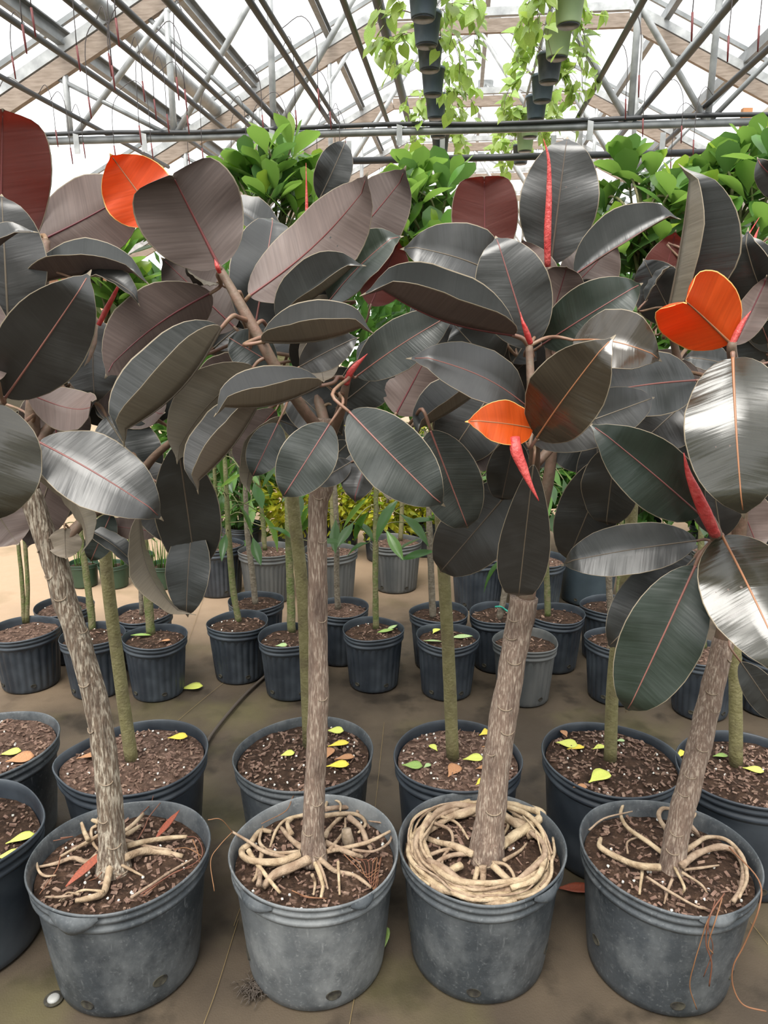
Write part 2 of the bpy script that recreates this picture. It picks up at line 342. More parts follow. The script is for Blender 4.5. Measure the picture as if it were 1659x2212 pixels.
# ------------------------------------------------------------------ leaf mesh (local: x length, y width, z upper face)
SS = [-1, -0.975, -0.8, -0.55, -0.28, 0, 0.28, 0.55, 0.8, 0.975, 1]
TT = [0.0, 0.012, 0.035, 0.08, 0.14, 0.21, 0.29, 0.37, 0.46, 0.55, 0.64, 0.72, 0.79, 0.85, 0.90, 0.935, 0.958, 0.975, 1.0]
def centre(t, L, sag, tipc=0.0):
    return Vector((L * t, 0, sag * L * math.sin(math.pi * t) - tipc * L * max(0, t - 0.9) * 3))
def leaf_shape(t, w, belly=0.0, pw=0.62):
    u = min(t / 0.965, 1.0)
    e = (max(0, 4 * u * (1 - u))) ** pw * (1 + belly * (u - 0.5) * 2)
    drip = 0.10 * ((1 - t) / 0.05) if t > 0.95 else 0
    return max(w / 2 * e, w / 2 * drip, 0.0006)
def leaf_mesh(name, L, w, fold, sag, mats, seed=0, wav=1.0, recurve=0.15, belly=0.0, thick=0.0012, pw=0.62, cup=0.0, shoulder=0.0):
    rng = random.Random(seed); ph = [rng.uniform(0, 6.28) for _ in range(4)]; fr = rng.uniform(1.2, 2.4), rng.uniform(1.2, 2.4)
    V = []; nS = len(SS); nT = len(TT)
    for layer in (0, 1):
        dz = (0.5 - layer) * thick
        for t in TT:
            hw = leaf_shape(t, w, belly, pw); c = centre(t, L, sag, 0.35)
            for s in SS:
                v = abs(s) * hw; sg = 1 if s > 0 else -1
                phi = fold * (1 - recurve * abs(s)) + cup * abs(s)
                y = sg * v * math.cos(phi); z = v * math.sin(phi)
                k = 0 if s > 0 else 1
                z += wav * 0.0055 * abs(s) * math.sin(2 * math.pi * fr[k] * t + ph[k]) * math.sin(math.pi * min(t, 1)) * (w / 0.13)
                z += wav * 0.002 * abs(s) * math.sin(2 * math.pi * fr[k] * 2.7 * t + ph[k + 2]) * math.sin(math.pi * t)
                V.append(Vector((c.x + shoulder * L * math.sin(min(1, abs(s) * 1.3) * math.pi * .5) * t * t * (1 - max(0, (t - .82) / .18) ** 1.5), y, c.z + z + dz)))
    F = []; mi = []
    for layer in (0, 1):
        o = layer * nS * nT
        for i in range(nT - 1):
            for j in range(nS - 1):
                a = o + i * nS + j; q = (a, a + nS, a + nS + 1, a + 1)
                F.append(q[::-1] if layer == 0 else q)
                mi.append(2 if j in (0, nS - 2) or i >= nT - 2 else layer)
    o = nS * nT
    for i in range(nT - 1):
        for j in (0, nS - 1):
            a = i * nS + j; q = (a, a + nS, a + nS + o, a + o)
            F.append(q if j == 0 else q[::-1]); mi.append(2)
    for i in (0, nT - 1):
        for j in range(nS - 1):
            a = i * nS + j; F.append((a, a + 1, a + 1 + o, a + o)); mi.append(2)
    return mesh(name, V, F, mats, mi)

KINDS = {   # top, under, edge, midrib
    'd': ('leaf_top', 'leaf_under', 'leaf_edge', 'midrib_dull'),
    'p': ('leaf_top', 'leaf_under', 'leaf_edge', 'midrib_pink'),
    'u': ('leaf_top', 'leaf_under', 'leaf_edge', 'midrib_maroon'),
    'o': ('leaf_top', 'leaf_under_olive', 'leaf_edge', 'midrib_dull'),
    'g': ('leaf_top_green', 'leaf_under', 'leaf_edge', 'midrib_pink'),
    'y': ('leaf_top_dusty', 'leaf_under_olive', 'leaf_edge', 'midrib_pink'),
    's': ('leaf_top_gloss', 'leaf_under', 'leaf_edge', 'midrib_orange'),
    'm': ('leaf_maroon', 'leaf_maroon', 'leaf_edge', 'midrib_maroon'),
    'r': ('leaf_orange', 'leaf_orange', 'leaf_edge_orange', 'midrib_orange'),
}
LEAFSEED = [100]
def nearest_on(paths, p):
    best = None
    for P in paths:
        for a, b in zip(P[:-1], P[1:]):
            d = b - a; t = max(0, min(1, (p - a).dot(d) / max(1e-9, d.length_squared))); q = a + d * t
            if best is None or (q - p).length < best[0]: best = ((q - p).length, q, d.normalized())
    return best
def leaf3d(root, paths, B, T, n, w, fold, sag, kind, wav=1.0, belly=0.0, recurve=0.15, pw=0.62, petiole=True, label=None, cup=0.0, shoulder=0.0):
    LEAFSEED[0] += 1; sd_ = LEAFSEED[0]
    a = (T - B); L = a.length; a.normalize()
    n = (n - a * n.dot(a)).normalized(); s = n.cross(a).normalized()
    rot = Matrix((a, s, n)).transposed()
    mats = KINDS[kind]
    lf = link('leaf', leaf_mesh('leaf', L, w, R(fold), sag, mats[:3], sd_, wav, recurve, belly, pw=pw, cup=R(cup), shoulder=shoulder), root, B, rot)
    if label: lf['label'] = label
    # midrib: tapering cord sunk into the blade, proud underneath
    pts = [centre(t, L, sag, 0.35) + Vector((0, 0, 0.0003)) for t in TT[:-2]]
    wr = max(0.0014, w * 0.016)
    V, F = tube(pts, [wr * 1.3, wr, wr * .8, max(.0012, wr * .55), .0011], 6, 1)
    mb = link('midrib', mesh('midrib', V, F, mats[3]), lf, B)
    mb.matrix_basis = Matrix()
    if petiole and paths:
        dist, q, td = nearest_on(paths, B)
        if dist > 0.008:
            inv = rot.transposed()
            end = B + a * 0.004 - n * 0.001
            m1 = q + (B - q) * 0.35 + Vector((0, 0, dist * 0.12)); m2 = B - a * min(0.04, dist * 0.35)
            pr = min(0.0042, max(0.0022, w * 0.028))
            V, F = tube([inv @ (x - B) for x in (q, m1, m2, end)], [pr * 1.25, pr, pr, pr * .8], 7, 4)
            pt = link('petiole', mesh('petiole', V, F, 'petiole'), lf, B); pt.matrix_basis = Matrix()
    return lf
def leaf(root, paths, bx, by, tx, ty, Yb, Yt, wpx, roll=0, fold=8, sag=0.05, kind='d', **kw):
    B = at(bx, by, Yb); T = at(tx, ty, Yt); a = (T - B).normalized(); mid = (B + T) / 2
    v = (Vector((0, 0, CAMZ)) - mid).normalized(); n0 = (v - a * v.dot(a)).normalized(); s0 = a.cross(n0)
    n = n0 * math.cos(R(roll)) + s0 * math.sin(R(roll))
    return leaf3d(root, paths, B, T, n, wpx * mpp(mid), fold, sag, kind, **kw)
def sheath(root, pts, wpx, label='red pointed leaf sheath'):
    P = [at(*p) for p in pts]; r = wpx / 2 * mpp(P[0])
    V, F = tube(P, [r * .85, r, r * .78, r * .42, r * .07], 8, 5, flat=(1, .8))
    o = obj('leaf_sheath', V, F, 'sheath_red', root); o['label'] = label; return o

# ------------------------------------------------------------------ pots and soil
def pot(root, cx, cy, Rt, Rb, h, matname, squash=(0, 0), spike=None, ribs=0, seg=72, holes=((-90,),), rimmat=None, wob=0.006, seed=0, soil='soil', drop=0.035, chips=60, bands=True, tilt=0):
    rng = random.Random(seed); ph = rng.uniform(0, 6)
    if ribs: seg = ribs * 6
    def fac(th, zf):
        f = 1 + squash[0] * math.cos(2 * (th - R(squash[1]))) * zf
        f += wob * zf * (math.sin(3 * th + ph) + 0.7 * math.sin(5 * th + 2 * ph))
        if spike: f += spike[0] * max(0, math.cos(th - R(spike[1]))) ** spike[2] * zf
        return f
    def lathe(prof, flute=False):
        V = []; F = []
        for (r, z) in prof:
            for j in range(seg):
                th = 2 * math.pi * j / seg; rr = r * fac(th, max(0, min(1, z / h)))
                if flute and ribs and 0.06 * h < z < 0.80 * h: rr *= 1 - 0.036 * (0.5 + 0.5 * math.cos(ribs * th)) ** 2
                zz = z + (0.004 * math.sin(2 * th + ph) * (z / h) if z > h * .5 else 0)
                V.append(Vector((cx + rr * math.cos(th), cy + rr * math.sin(th), zz)))
        for i in range(len(prof) - 1):
            for j in range(seg):
                F.append((i * seg + j, i * seg + (j + 1) % seg, (i + 1) * seg + (j + 1) % seg, (i + 1) * seg + j))
        return V, F
    def rz(z): return Rb + (Rt * 0.955 - Rb) * (z / h) ** 0.9
    hb = h - 0.048 * (h / 0.28)
    prof = [(0.002, 0.004), (Rb * .9, 0.004), (Rb * .97, 0.0), (Rb, 0.004)] + [(rz(z), z) for z in [h * k for k in (.07, .1, .2, .3, .4, .5, .6, .7, .78)] if z < hb] + [(rz(hb), hb)]
    prof += [(rz(hb) - 0.004, hb + .001), (rz(hb) - .006, h * .7), (Rb - .004, 0.012), (0.002, 0.012)]
    V, F = lathe(prof, True)
    body = obj('pot', V, F, matname, root)
    k = h / 0.28
    rp = [(rz(hb) - .002, hb - .004), (Rt * .968, hb), (Rt * .98, hb + .004 * k), (Rt * .98, hb + .010 * k), (Rt * .955, hb + .013 * k), (Rt * .955, hb + .020 * k), (Rt * .985, hb + .023 * k), (Rt * .99, hb + .030 * k),
          (Rt * .968, hb + .033 * k), (Rt * .968, hb + .038 * k), (Rt * 1.0, hb + .041 * k), (Rt * 1.005, h - .003), (Rt * .992, h + .001), (Rt * .982, h - .001), (Rt * .965, h - .008 * k), (Rt * .953, h - .02 * k), (Rt * .945, hb), (rz(h * .75) - .006, h * .72)]
    V, F = lathe(rp); rim = obj('rim', V, F, rimmat or matname, body)
    if rimmat: rim['label'] = 'pot rim'
    for hd in holes:
        th = R(hd[0]); zc = hd[1] if len(hd) > 1 else 0.035; rs = hd[2] if len(hd) > 2 else 0.011
        rr = rz(zc) * fac(th, zc / h); Vh = []; Fh = []
        t_ = Vector((-math.sin(th), math.cos(th), 0)); n_ = Vector((math.cos(th), math.sin(th), 0)); c_ = Vector((cx, cy, zc)) + n_ * rr
        for (q, d) in ((1.2, -.002), (1.1, .0014), (1.0, .0016), (.92, .001), (.05, .001)):
            for j in range(14):
                a = 2 * math.pi * j / 14
                p = c_ + t_ * (rs * 1.15 * q * math.cos(a)) + Vector((0, 0, rs * q * math.sin(a) * .85)) + n_ * d
                dx = (rs * 1.15 * q * math.cos(a)); p -= n_ * (dx * dx / (2 * rr)); Vh.append(p)
        for i in range(4):
            for j in range(14): Fh.append((i * 14 + j, i * 14 + (j + 1) % 14, (i + 1) * 14 + (j + 1) % 14, (i + 1) * 14 + j))
        Fh.append(tuple(4 * 14 + j for j in range(14)))
        ho = obj('drainage_hole', Vh, Fh, 'hole_dark', body); ho['label'] = 'dark drainage hole'
    # soil
    zs = h - drop; V = []; F = []; nr = 14; sg = 56
    for i in range(nr + 1):
        for j in range(sg):
            th = 2 * math.pi * j / sg; r = (Rt * .95 - 0.003) * fac(th, zs / h) * max(.004, i / nr)
            x, y = cx + r * math.cos(th), cy + r * math.sin(th)
            z = zs + 0.007 * noise.noise(Vector((x * 14, y * 14, seed))) + 0.004 * noise.noise(Vector((x * 60, y * 60, seed))) - 0.006 * (i / nr) ** 4
            V.append(Vector((x, y, z)))
    for i in range(nr):
        for j in range(sg): F.append((i * sg + j, i * sg + (j + 1) % sg, (i + 1) * sg + (j + 1) % sg, (i + 1) * sg + j))
    so = obj('soil', V, F, soil, root)
    if chips:
        pv = []; mi = []
        for _ in range(chips):
            r = Rt * .9 * math.sqrt(rng.random()); th = rng.uniform(0, 6.283); l = rng.uniform(.002, .008) 
            x, y = cx + r * math.cos(th) * fac(th, 1) * .98, cy + r * math.sin(th) * fac(th, 1) * .98
            z = zs + 0.007 * noise.noise(Vector((x * 14, y * 14, seed))) + 0.003 - 0.006 * (r / Rt) ** 4
            q = Matrix.Rotation(rng.uniform(0, 6.3), 3, 'Z') @ Matrix.Rotation(rng.uniform(-.5, .5), 3, 'X') @ Matrix.Rotation(rng.uniform(-.5, .5), 3, 'Y')
            kind = rng.random(); s_ = (l * 2, l * .9, .0035) if kind < .85 else (.004, .004, .004)
            if kind < .85 and rng.random() < .3: s_ = (l * 2.6, .0025, .0025)
            b_ = box((x, y, z), *s_, q); b_[0][0] += Vector((rng.uniform(-.3, .3), rng.uniform(-.3, .3), 0)) * l; b_[0][7] += Vector((rng.uniform(-.3, .3), rng.uniform(-.3, .3), 0)) * l
            pv.append(b_); mi += [0 if kind < .6 else (1 if kind < .93 else 2)] * 6
        V, F = join(pv); c = obj('bark_chips', V, F, ['bark_chip', 'chip_pale', 'perlite'], so, mi=mi, smooth=False); c['kind'] = 'stuff'
    return zs

def trunk(root, pts, rads, matname, seg=14, lump=0.12, n=8, name='trunk', seed=1, scars=0):
    V, F = tube(pts, rads, seg, n, lump=lump, seed=seed)
    o = obj(name, V, F, matname, root)
    if scars:
        rng = random.Random(seed + 5)
        S = smooth_path(pts, 6); m = len(S)
        for k in range(scars):
            i = int((k + .5 + rng.uniform(-.3, .3)) / scars * (m - 2)); p = S[i]; t = (S[i + 1] - S[i]).normalized()
            f = i / (m - 1) * (len(rads) - 1); kk = int(f); r = rads[kk] + (rads[min(kk + 1, len(rads) - 1)] - rads[kk]) * (f - kk)
            a = R(-90 + rng.uniform(-65, 65)); nrm = Vector((math.cos(a), math.sin(a), 0)); nrm = (nrm - t * nrm.dot(t)).normalized(); sd = t.cross(nrm)
            ring = [];
            for j in range(13):
                an = math.pi * (j / 12) + math.pi
                off = sd * (r * .5 * math.cos(an)) + t * (r * .26 * math.sin(an))
                dx = r * .5 * math.cos(an); ring.append(p + off + nrm * (math.sqrt(max(0, r * r - dx * dx)) + .0006))
            Vs, Fs = tube(ring, r * .05, 5, 1); s = obj('leaf_scar', Vs, Fs, 'bark_scar', o)
    return o
# ================================================================== the setting
def structure(o): o['kind'] = 'structure'; return o
V = []; F = []; nx, ny = 60, 60
for j in range(ny + 1):
    for i in range(nx + 1):
        x = -14 + 28 * i / nx; y = -6 + 42 * j / ny
        V.append(Vector((x, y, -0.004 + 0.004 * noise.noise(Vector((x * 1.3, y * 1.3, 0))))))
for j in range(ny):
    for i in range(nx): a = j * (nx + 1) + i; F.append((a, a + 1, a + nx + 2, a + nx + 1))
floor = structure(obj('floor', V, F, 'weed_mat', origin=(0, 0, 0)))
for pts in (((515, 1985), (470, 2130), (440, 2212)), ((770, 2130), (755, 2212)), ((830, 1560), (800, 1840)), ((500, 1460), (380, 1560), (300, 1640)), ((1620, 1990), (1659, 2040)), ((530, 1930), (505, 2000)), ((440, 1290), (395, 1420))):
    P = [onz(x, y, 0.0015) for x, y in pts]
    if len(P) == 2: P.insert(1, (P[0] + P[1]) / 2)
    V, F = tube(P, 0.0006, 4, 6); s = obj('stitch', V, F, 'thread', floor)

PHI = R(5.96); CF, SF = math.cos(PHI), math.sin(PHI)
def g(u, w, h): return Vector((u * CF + w * SF, -u * SF + w * CF, CAMZ + h))
def guwh(d): return (d.x * CF - d.y * SF, d.x * SF + d.y * CF, d.z)
UR, HR, TAN = 0.33, 4.72, math.tan(R(27))
HALF = 6.9
def roofh(u): return HR - TAN * abs(u - UR)
def on_roof(px, py):
    du, dw, dz = guwh(ray(px, py)); k = du / dz
    for s in (1, -1):
        h = (HR + s * TAN * UR) / (1 + s * TAN * k)
        if (k * h - UR) * s >= -1e-6: return k * h, h
    return k * HR, HR
def at_h(px, py, h):
    du, dw, dz = guwh(ray(px, py)); return du / dz * h
W0, W1 = -6.0, 31.0
# translucent roof film and back wall; unseen other walls darkened to cut side light
def sheet(name, pts, m='roof_film'): return structure(obj(name, pts, [tuple(range(len(pts)))], m, origin=pts[0], smooth=False))
he = roofh(UR + HALF) + 0.12
cl = thing('ceiling', g(UR, 0, HR), 'white translucent greenhouse roof film over the whole place', 'ceiling'); structure(cl); del cl['category']
for s in (-1, 1):
    pts = [g(UR, W0, HR + .12), g(UR, W1, HR + .12), g(UR + s * HALF, W1, he), g(UR + s * HALF, W0, he)]
    obj('roof_panel', pts, [(0, 1, 2, 3)], 'roof_film', cl, smooth=False)
sheet('wall_left', [g(UR - HALF, W0, he), g(UR - HALF, W1, he), g(UR - HALF, W1, -CAMZ), g(UR - HALF, W0, -CAMZ)], 'side_light_blocker')
sheet('wall_right', [g(UR + HALF, W0, he), g(UR + HALF, W1, he), g(UR + HALF, W1, -CAMZ), g(UR + HALF, W0, -CAMZ)], 'side_light_blocker')
sheet('wall_back', [g(UR - HALF, W1, he), g(UR, W1, HR + .12), g(UR + HALF, W1, he), g(UR + HALF, W1, -CAMZ), g(UR - HALF, W1, -CAMZ)])
sheet('wall_front', [g(UR - HALF, W0, he), g(UR, W0, HR + .12), g(UR + HALF, W0, he), g(UR + HALF, W0, -CAMZ), g(UR - HALF, W0, -CAMZ)], 'side_light_blocker')

# trusses
HT = 1.72
names = ('nearest', 'second', 'third', 'fourth', 'fifth', 'sixth')
nodes = [at_h(x, 290, HT) for x in (125, 365, 590, 1345, 1500)]
for k, w in enumerate((7.1, 10.1, 13.1, 16.1, 19.1, 22.1)):
    t = thing('roof_truss', g(UR, w, 0), f'pale metal and timber roof truss, {names[k]} in view from the plants', 'truss', 'roof trusses')
    ca, cb = UR - 1.55, UR + 1.55; hc = 3.66
    for s, c0 in ((-1, ca), (1, cb)):
        end = UR + s * (HALF - .1); dh = roofh(c0) - hc
        a, b = g(c0, w, hc), g(end, w, roofh(end) - dh)
        up = Vector((0, 0, 0.075))
        obj('rafter', *beam(a + up, b + up, .07, .09), 'aluminium_pale', t, smooth=False)
        obj('timber', *beam(a - up, b - up, .06, .15), 'timber', t, smooth=False)
        obj('upper_rafter', *beam(g(UR, w, HR), g(end, w, roofh(end)), .04, .045), 'galvanised', t, smooth=False)
    obj('collar', *beam(g(ca, w, hc) + up, g(cb, w, hc) + up, .07, .09), 'aluminium_pale', t, smooth=False)
    obj('timber', *beam(g(ca, w, hc) - up, g(cb, w, hc) - up, .06, .15), 'timber', t, smooth=False)
    obj('gusset_plate', *box(g(UR, w, HR - .04), .3, .02, .22), 'galvanised', t, smooth=False)
    for s in (-1, 1):
        obj('brace', *tube([g(UR, w, HR), g(UR + s * .9, w, hc)], .02, 8, 1), 'aluminium_pale', t)
    for i, u in enumerate(nodes):
        top = roofh(u) - (roofh(ca) - hc) if abs(u - UR) > 1.55 else hc
        obj('post', *tube([g(u, w, HT), g(u, w, top)], .03, 8, 1), 'aluminium_pale', t)
        u2 = u + (1.35 if u < UR else -1.35); top2 = min(hc, roofh(u2) - (roofh(ca) - hc))
        obj('brace', *tube([g(u, w, HT), g(u2, w, top2)], .028, 8, 1), 'aluminium_pale', t)
        u3 = u - (1.2 if u < UR else -1.2)
        if abs(u3 - UR) < HALF - .3: obj('brace', *tube([g(u, w, HT), g(u3, w, roofh(u3) - (roofh(ca) - hc))], .022, 8, 1), 'galvanised', t)
# purlins on the roof slope (galvanised channels along the house)
PW = ('left of the ridge, first from the ridge', 'left of the ridge, second from the ridge', 'left of the ridge, third from the ridge', 'left slope, lowest in view')
for (px, py), lb, sz in (((695, 30), 'left slope, beside the ridge', .1), ((415, 0), 'left slope, midway up', .12), ((120, 50), 'left slope, low by the edge of view', .13), ((1050, 0), 'at the ridge', .09), ((1445, 0), 'right slope, beside the ridge', .1), ((1659, 55), 'right slope, low by the edge of view', .12), ((0, 222), 'left slope, lowest in view', .1)):
    u, h = on_roof(px, py); h -= .1
    p = thing('roof_purlin', g(u, 10, h), f'long galvanised roof purlin, {lb}', 'purlin', 'roof purlins')
    a, b = g(u, -2, h), g(u, 26, h)
    obj('web', *beam(a, b, .02, sz), 'galvanised', p, smooth=False)
    for z in (-sz / 2, sz / 2): obj('flange', *beam(a + Vector((.025, 0, z)), b + Vector((.025, 0, z)), .07, .012), 'galvanised', p, smooth=False)
u = at_h(200, 0, 2.75); tag(obj('heating_pipe', *tube([g(u, -1, 2.75), g(u, 8, 2.75), g(u, 16, 2.75)], .075, 14, 4), 'grey_pipe'), 'fat grey pipe running down the house under the left roof slope', 'pipe')
# thin irrigation pipes along the house
PIPES = []
for (px, py, h, r, w1, lb) in ((0, 15, 1.87, .022, 9, 'second from the left edge of view'), (0, 158, 1.87, .022, 9, 'nearest the left edge of view'), (160, 0, 1.87, .022, 9, 'just left of the fat grey pipe'), (262, 0, 1.87, .022, 9, 'just right of the fat grey pipe'),
        (370, 0, 1.87, .024, 8, 'third right of the fat grey pipe'), (545, 0, 1.87, .022, 7.6, 'left one of a close pair'), (572, 0, 1.87, .018, 7.6, 'right one of a close pair'), (745, 0, 1.95, .022, 11, 'between the close pair and the hanging baskets'),
        (818, 0, 2.25, .04, 14, 'thickest, left of the hanging baskets'), (1385, 0, 1.87, .022, 7.6, 'first right of the hanging baskets'), (1577, 0, 1.87, .024, 8.2, 'second right of the hanging baskets'), (1655, 102, 1.87, .024, 10, 'furthest right')):
    u = at_h(px, py, h); PIPES.append((u, h, w1, lb))
    tag(obj('irrigation_pipe', *tube([g(u, 1, h), g(u, 4, h - .03), g(u, w1, h)], r, 8, 4), 'black_pipe'), f'thin dark overhead irrigation pipe, {lb}', 'pipe', 'overhead irrigation pipes')
# cross pipes
uL, uR_ = -4.3, 2.95
c = thing('cross_pipe', g(uL, 7.1, HT), 'grey cross pipe with a black hose on top under the nearest truss', 'pipe')
obj('tie_bar', *tube([g(uL, 7.1, HT), g(uR_, 7.1, HT)], .033, 10, 1), 'galvanised', c)
obj('hose', *tube([g(uL + i * (uR_ - uL) / 8, 7.07, HT + .045 + .012 * math.sin(i * 2.1)) for i in range(9)], .02, 8, 4), 'black_pipe', c)
for u in (-3.6, -2.95, -1.75, -.6, 1.05, 2.85): obj('bracket', *beam(g(u, 7.06, HT + .06), g(u, 7.06, HT - .12), .012, .05), 'aluminium_pale', c, smooth=False)
c = thing('cross_pipe', g(-1.6, 8.1, HT), 'dark second cross pipe just behind and below the grey one', 'pipe')
obj('tie_bar', *tube([g(-1.6, 8.1, HT - .02), g(uR_ + .6, 8.1, HT - .02)], .034, 10, 1), 'black_pipe', c)
for u in (-1.2, -.25, .85, 1.9, 2.9): obj('bracket', *beam(g(u, 8.06, HT + .16), g(u, 8.06, HT - .1), .012, .05), 'aluminium_pale', c, smooth=False)
# drip lines hanging from the pipes
rng = random.Random(7)
for i in range(64):
    u, h, w1, lb = PIPES[rng.choice((0, 1, 2, 3, 4, 5, 6, 2, 3, 4, 9, 10, 11, 9, 10))]; w = rng.uniform(2.6, min(w1, 7.4))
    p = g(u, w, h); s = rng.choice((-1, 1)) * rng.uniform(.05, .22); l = rng.uniform(.18, .42)
    d = thing('drip_line', p, f'drip tube with red stake on pipe {lb}', 'drip line', 'hanging drip lines')
    ps = [p, p + Vector((s * .6, 0, .07)), p + Vector((s, 0, -.05)), p + Vector((s * 1.05, 0, -l))]
    obj('tube', *tube(ps, .003, 5, 4), 'drip_tube', d)
    obj('stake', *tube([ps[-1], ps[-1] + Vector((.004, 0, -.06)), ps[-1] + Vector((.008, 0, -.13))], [.006, .006, .004], 6, 1), 'drip_red', d)

# peach cooling-pad panels and cream curtain at the sides
pp = thing('panel_screen', at(230, 560, 12), 'peach ribbed panel screen far behind the plants on the left', 'panel')
for i in range(9):
    x = -7.2 + i * .36; obj('panel', *box((x, 12.2 + .02 * (i % 2), CAMZ + .85), .34, .04, 2.2), 'peach_panel', pp, smooth=False)
for z in (-.2, .85, 1.9): obj('rail', *box((-5.76, 12.15, CAMZ + z), 3.3, .05, .06), 'timber', pp, smooth=False)
cv = []; cf = []
for i in range(13):
    for j in range(2):
        q = at(1596 + i * 30, (285 - min(i, 5) * 26) if j else 640, 7.4 + .06 * math.sin(i * 1.7)); cv.append(q)
for i in range(12): cf.append((2 * i, 2 * i + 2, 2 * i + 3, 2 * i + 1))
cu = obj('shade_curtain', cv, cf, 'cream_cloth'); tag(cu, 'cream cloth sheet gathered at the upper right edge of the greenhouse', 'curtain')
so = cu.modifiers.new('thickness', 'SOLIDIFY'); so.thickness = .006
tag(obj('timber_block', *box(at(1611, 258, 6.9), .08, .05, .17), 'orange_tag', smooth=False), 'small orange wooden block standing above the cream cloth', 'block')
# ================================================================== front row: burgundy rubber plants
def Ppath(pts): return [at(*p) for p in pts]
def roots(root, soil_z, ox, oy, sc_, data, name='root', m='root'):
    for item in data:
        r, pts = item[0] * .85, item[1]; lift = item[2] if len(item) > 2 else 0
        P = []
        for i, (x, y) in enumerate(pts):
            f = i / max(1, len(pts) - 1)
            z = soil_z + r * .6 + .004 + lift * f + (0.018 * (1 - f) ** 2) + .006 * math.sin(i * 1.9 + x)
            P.append(onz(ox + sc_ * x, oy + sc_ * y, z))
        if len(P) == 2: P.insert(1, (P[0] + P[1]) / 2)
        V, F = tube(P, [r * 1.1, r, r * .9, r * .62], 8, 5, lump=.3, seed=int(pts[0][0]))
        obj(name, V, F, m, root)
ROWL = {}
def plant(key, label, cx, cy, pk, trunk_px, widths, tmat, branches, tmatb='young_stem', scars=10, rootflare=True):
    root = thing('rubber_plant', (cx, cy, 0), label, 'potted plant', 'burgundy rubber plants in the front row')
    zs = pot(root, cx, cy, **pk)
    P = Ppath(trunk_px); rad = [w / 2 * mpp(p) for w, p in zip(widths, P)]
    tr = trunk(root, P, rad, tmat, seg=16, seed=len(key) + int(cx * 10), scars=scars)
    paths = [P]
    for i, (bp, bw) in enumerate(branches):
        B = Ppath(bp); r = [w / 2 * mpp(p) for w, p in zip(bw, B)]
        trunk(root, B, r, tmatb if i else tmatb, seg=10, lump=.06, name='branch', seed=i)
        paths.append(B)
        S = smooth_path(B, 3)
        for q in range(2, len(S) - 1, 2):                        # ring scars of the young stem
            t = (S[q + 1] - S[q - 1]).normalized(); f = q / (len(S) - 1) * (len(r) - 1); kk = min(int(f), len(r) - 2); rr = r[kk] + (r[kk + 1] - r[kk]) * (f - kk)
    ROWL[key] = (root, paths, zs)
    return root, paths, zs

holes = ((-112, .04, .012), (-42, .075, .012))
pk = dict(Rt=.185, Rb=.152, h=.285)
plant('P1', 'rubber plant with pale cracked leaning trunk, leftmost whole pot of the front row', -.576, 1.374, dict(pk, matname='pot_grey', squash=(.03, 10), holes=((-104, .035, .012), (-48, .06, .013)), seed=1, chips=330),
      [(62, 1060, 1.40), (112, 1200, 1.40), (142, 1300, 1.40), (175, 1400, 1.39), (213, 1540, 1.385), (235, 1700, 1.375), (241, 1800, 1.37), (243, 1850, 1.365), (246, 1885, 1.36)][::-1],
      [78, 64, 56, 53, 52, 50, 50, 49, 46], 'bark_cracked',
      [([(62, 1060, 1.40), (70, 960, 1.42), (72, 860, 1.42), (90, 740, 1.43), (95, 600, 1.44), (100, 520, 1.46)], [44, 34, 28, 24, 20, 16]),
       ([(122, 1190, 1.40), (165, 1140, 1.42), (200, 1110, 1.45), (270, 1070, 1.42), (330, 990, 1.38), (390, 940, 1.34)], [30, 24, 22, 20, 18, 14]),
       ([(80, 960, 1.42), (150, 860, 1.46), (200, 760, 1.48), (215, 700, 1.5)], [26, 22, 18, 14])], scars=11)
plant('P2', 'rubber plant in pale dusty pot with a straight upright brown trunk, front row', -.153, 1.388, dict(pk, matname='pot_dusty', squash=(.008, 0), holes=((-72, .042, .013), (-158, .06, .014)), seed=2, chips=280),
      [(703, 905, 1.40), (700, 1000, 1.40), (695, 1055, 1.40), (686, 1110, 1.40), (686, 1300, 1.395), (688, 1500, 1.39), (680, 1700, 1.388), (677, 1800, 1.385), (677, 1860, 1.38)][::-1],
      [60, 49, 46, 43, 42, 41, 48, 44, 36], 'bark_brown',
      [([(700, 940, 1.40), (652, 880, 1.36), (600, 800, 1.33), (560, 730, 1.33), (515, 650, 1.34), (470, 572, 1.36)], [26, 26, 25, 25, 23, 16]),
       ([(712, 950, 1.39), (735, 890, 1.33), (742, 855, 1.3), (752, 812, 1.29)], [24, 22, 20, 15]),
       ([(705, 930, 1.41), (670, 780, 1.5), (660, 650, 1.55), (662, 575, 1.57)], [26, 20, 18, 14]),
       ([(715, 980, 1.40), (780, 980, 1.36), (850, 940, 1.40), (920, 900, 1.42)], [24, 18, 16, 12])], scars=9)
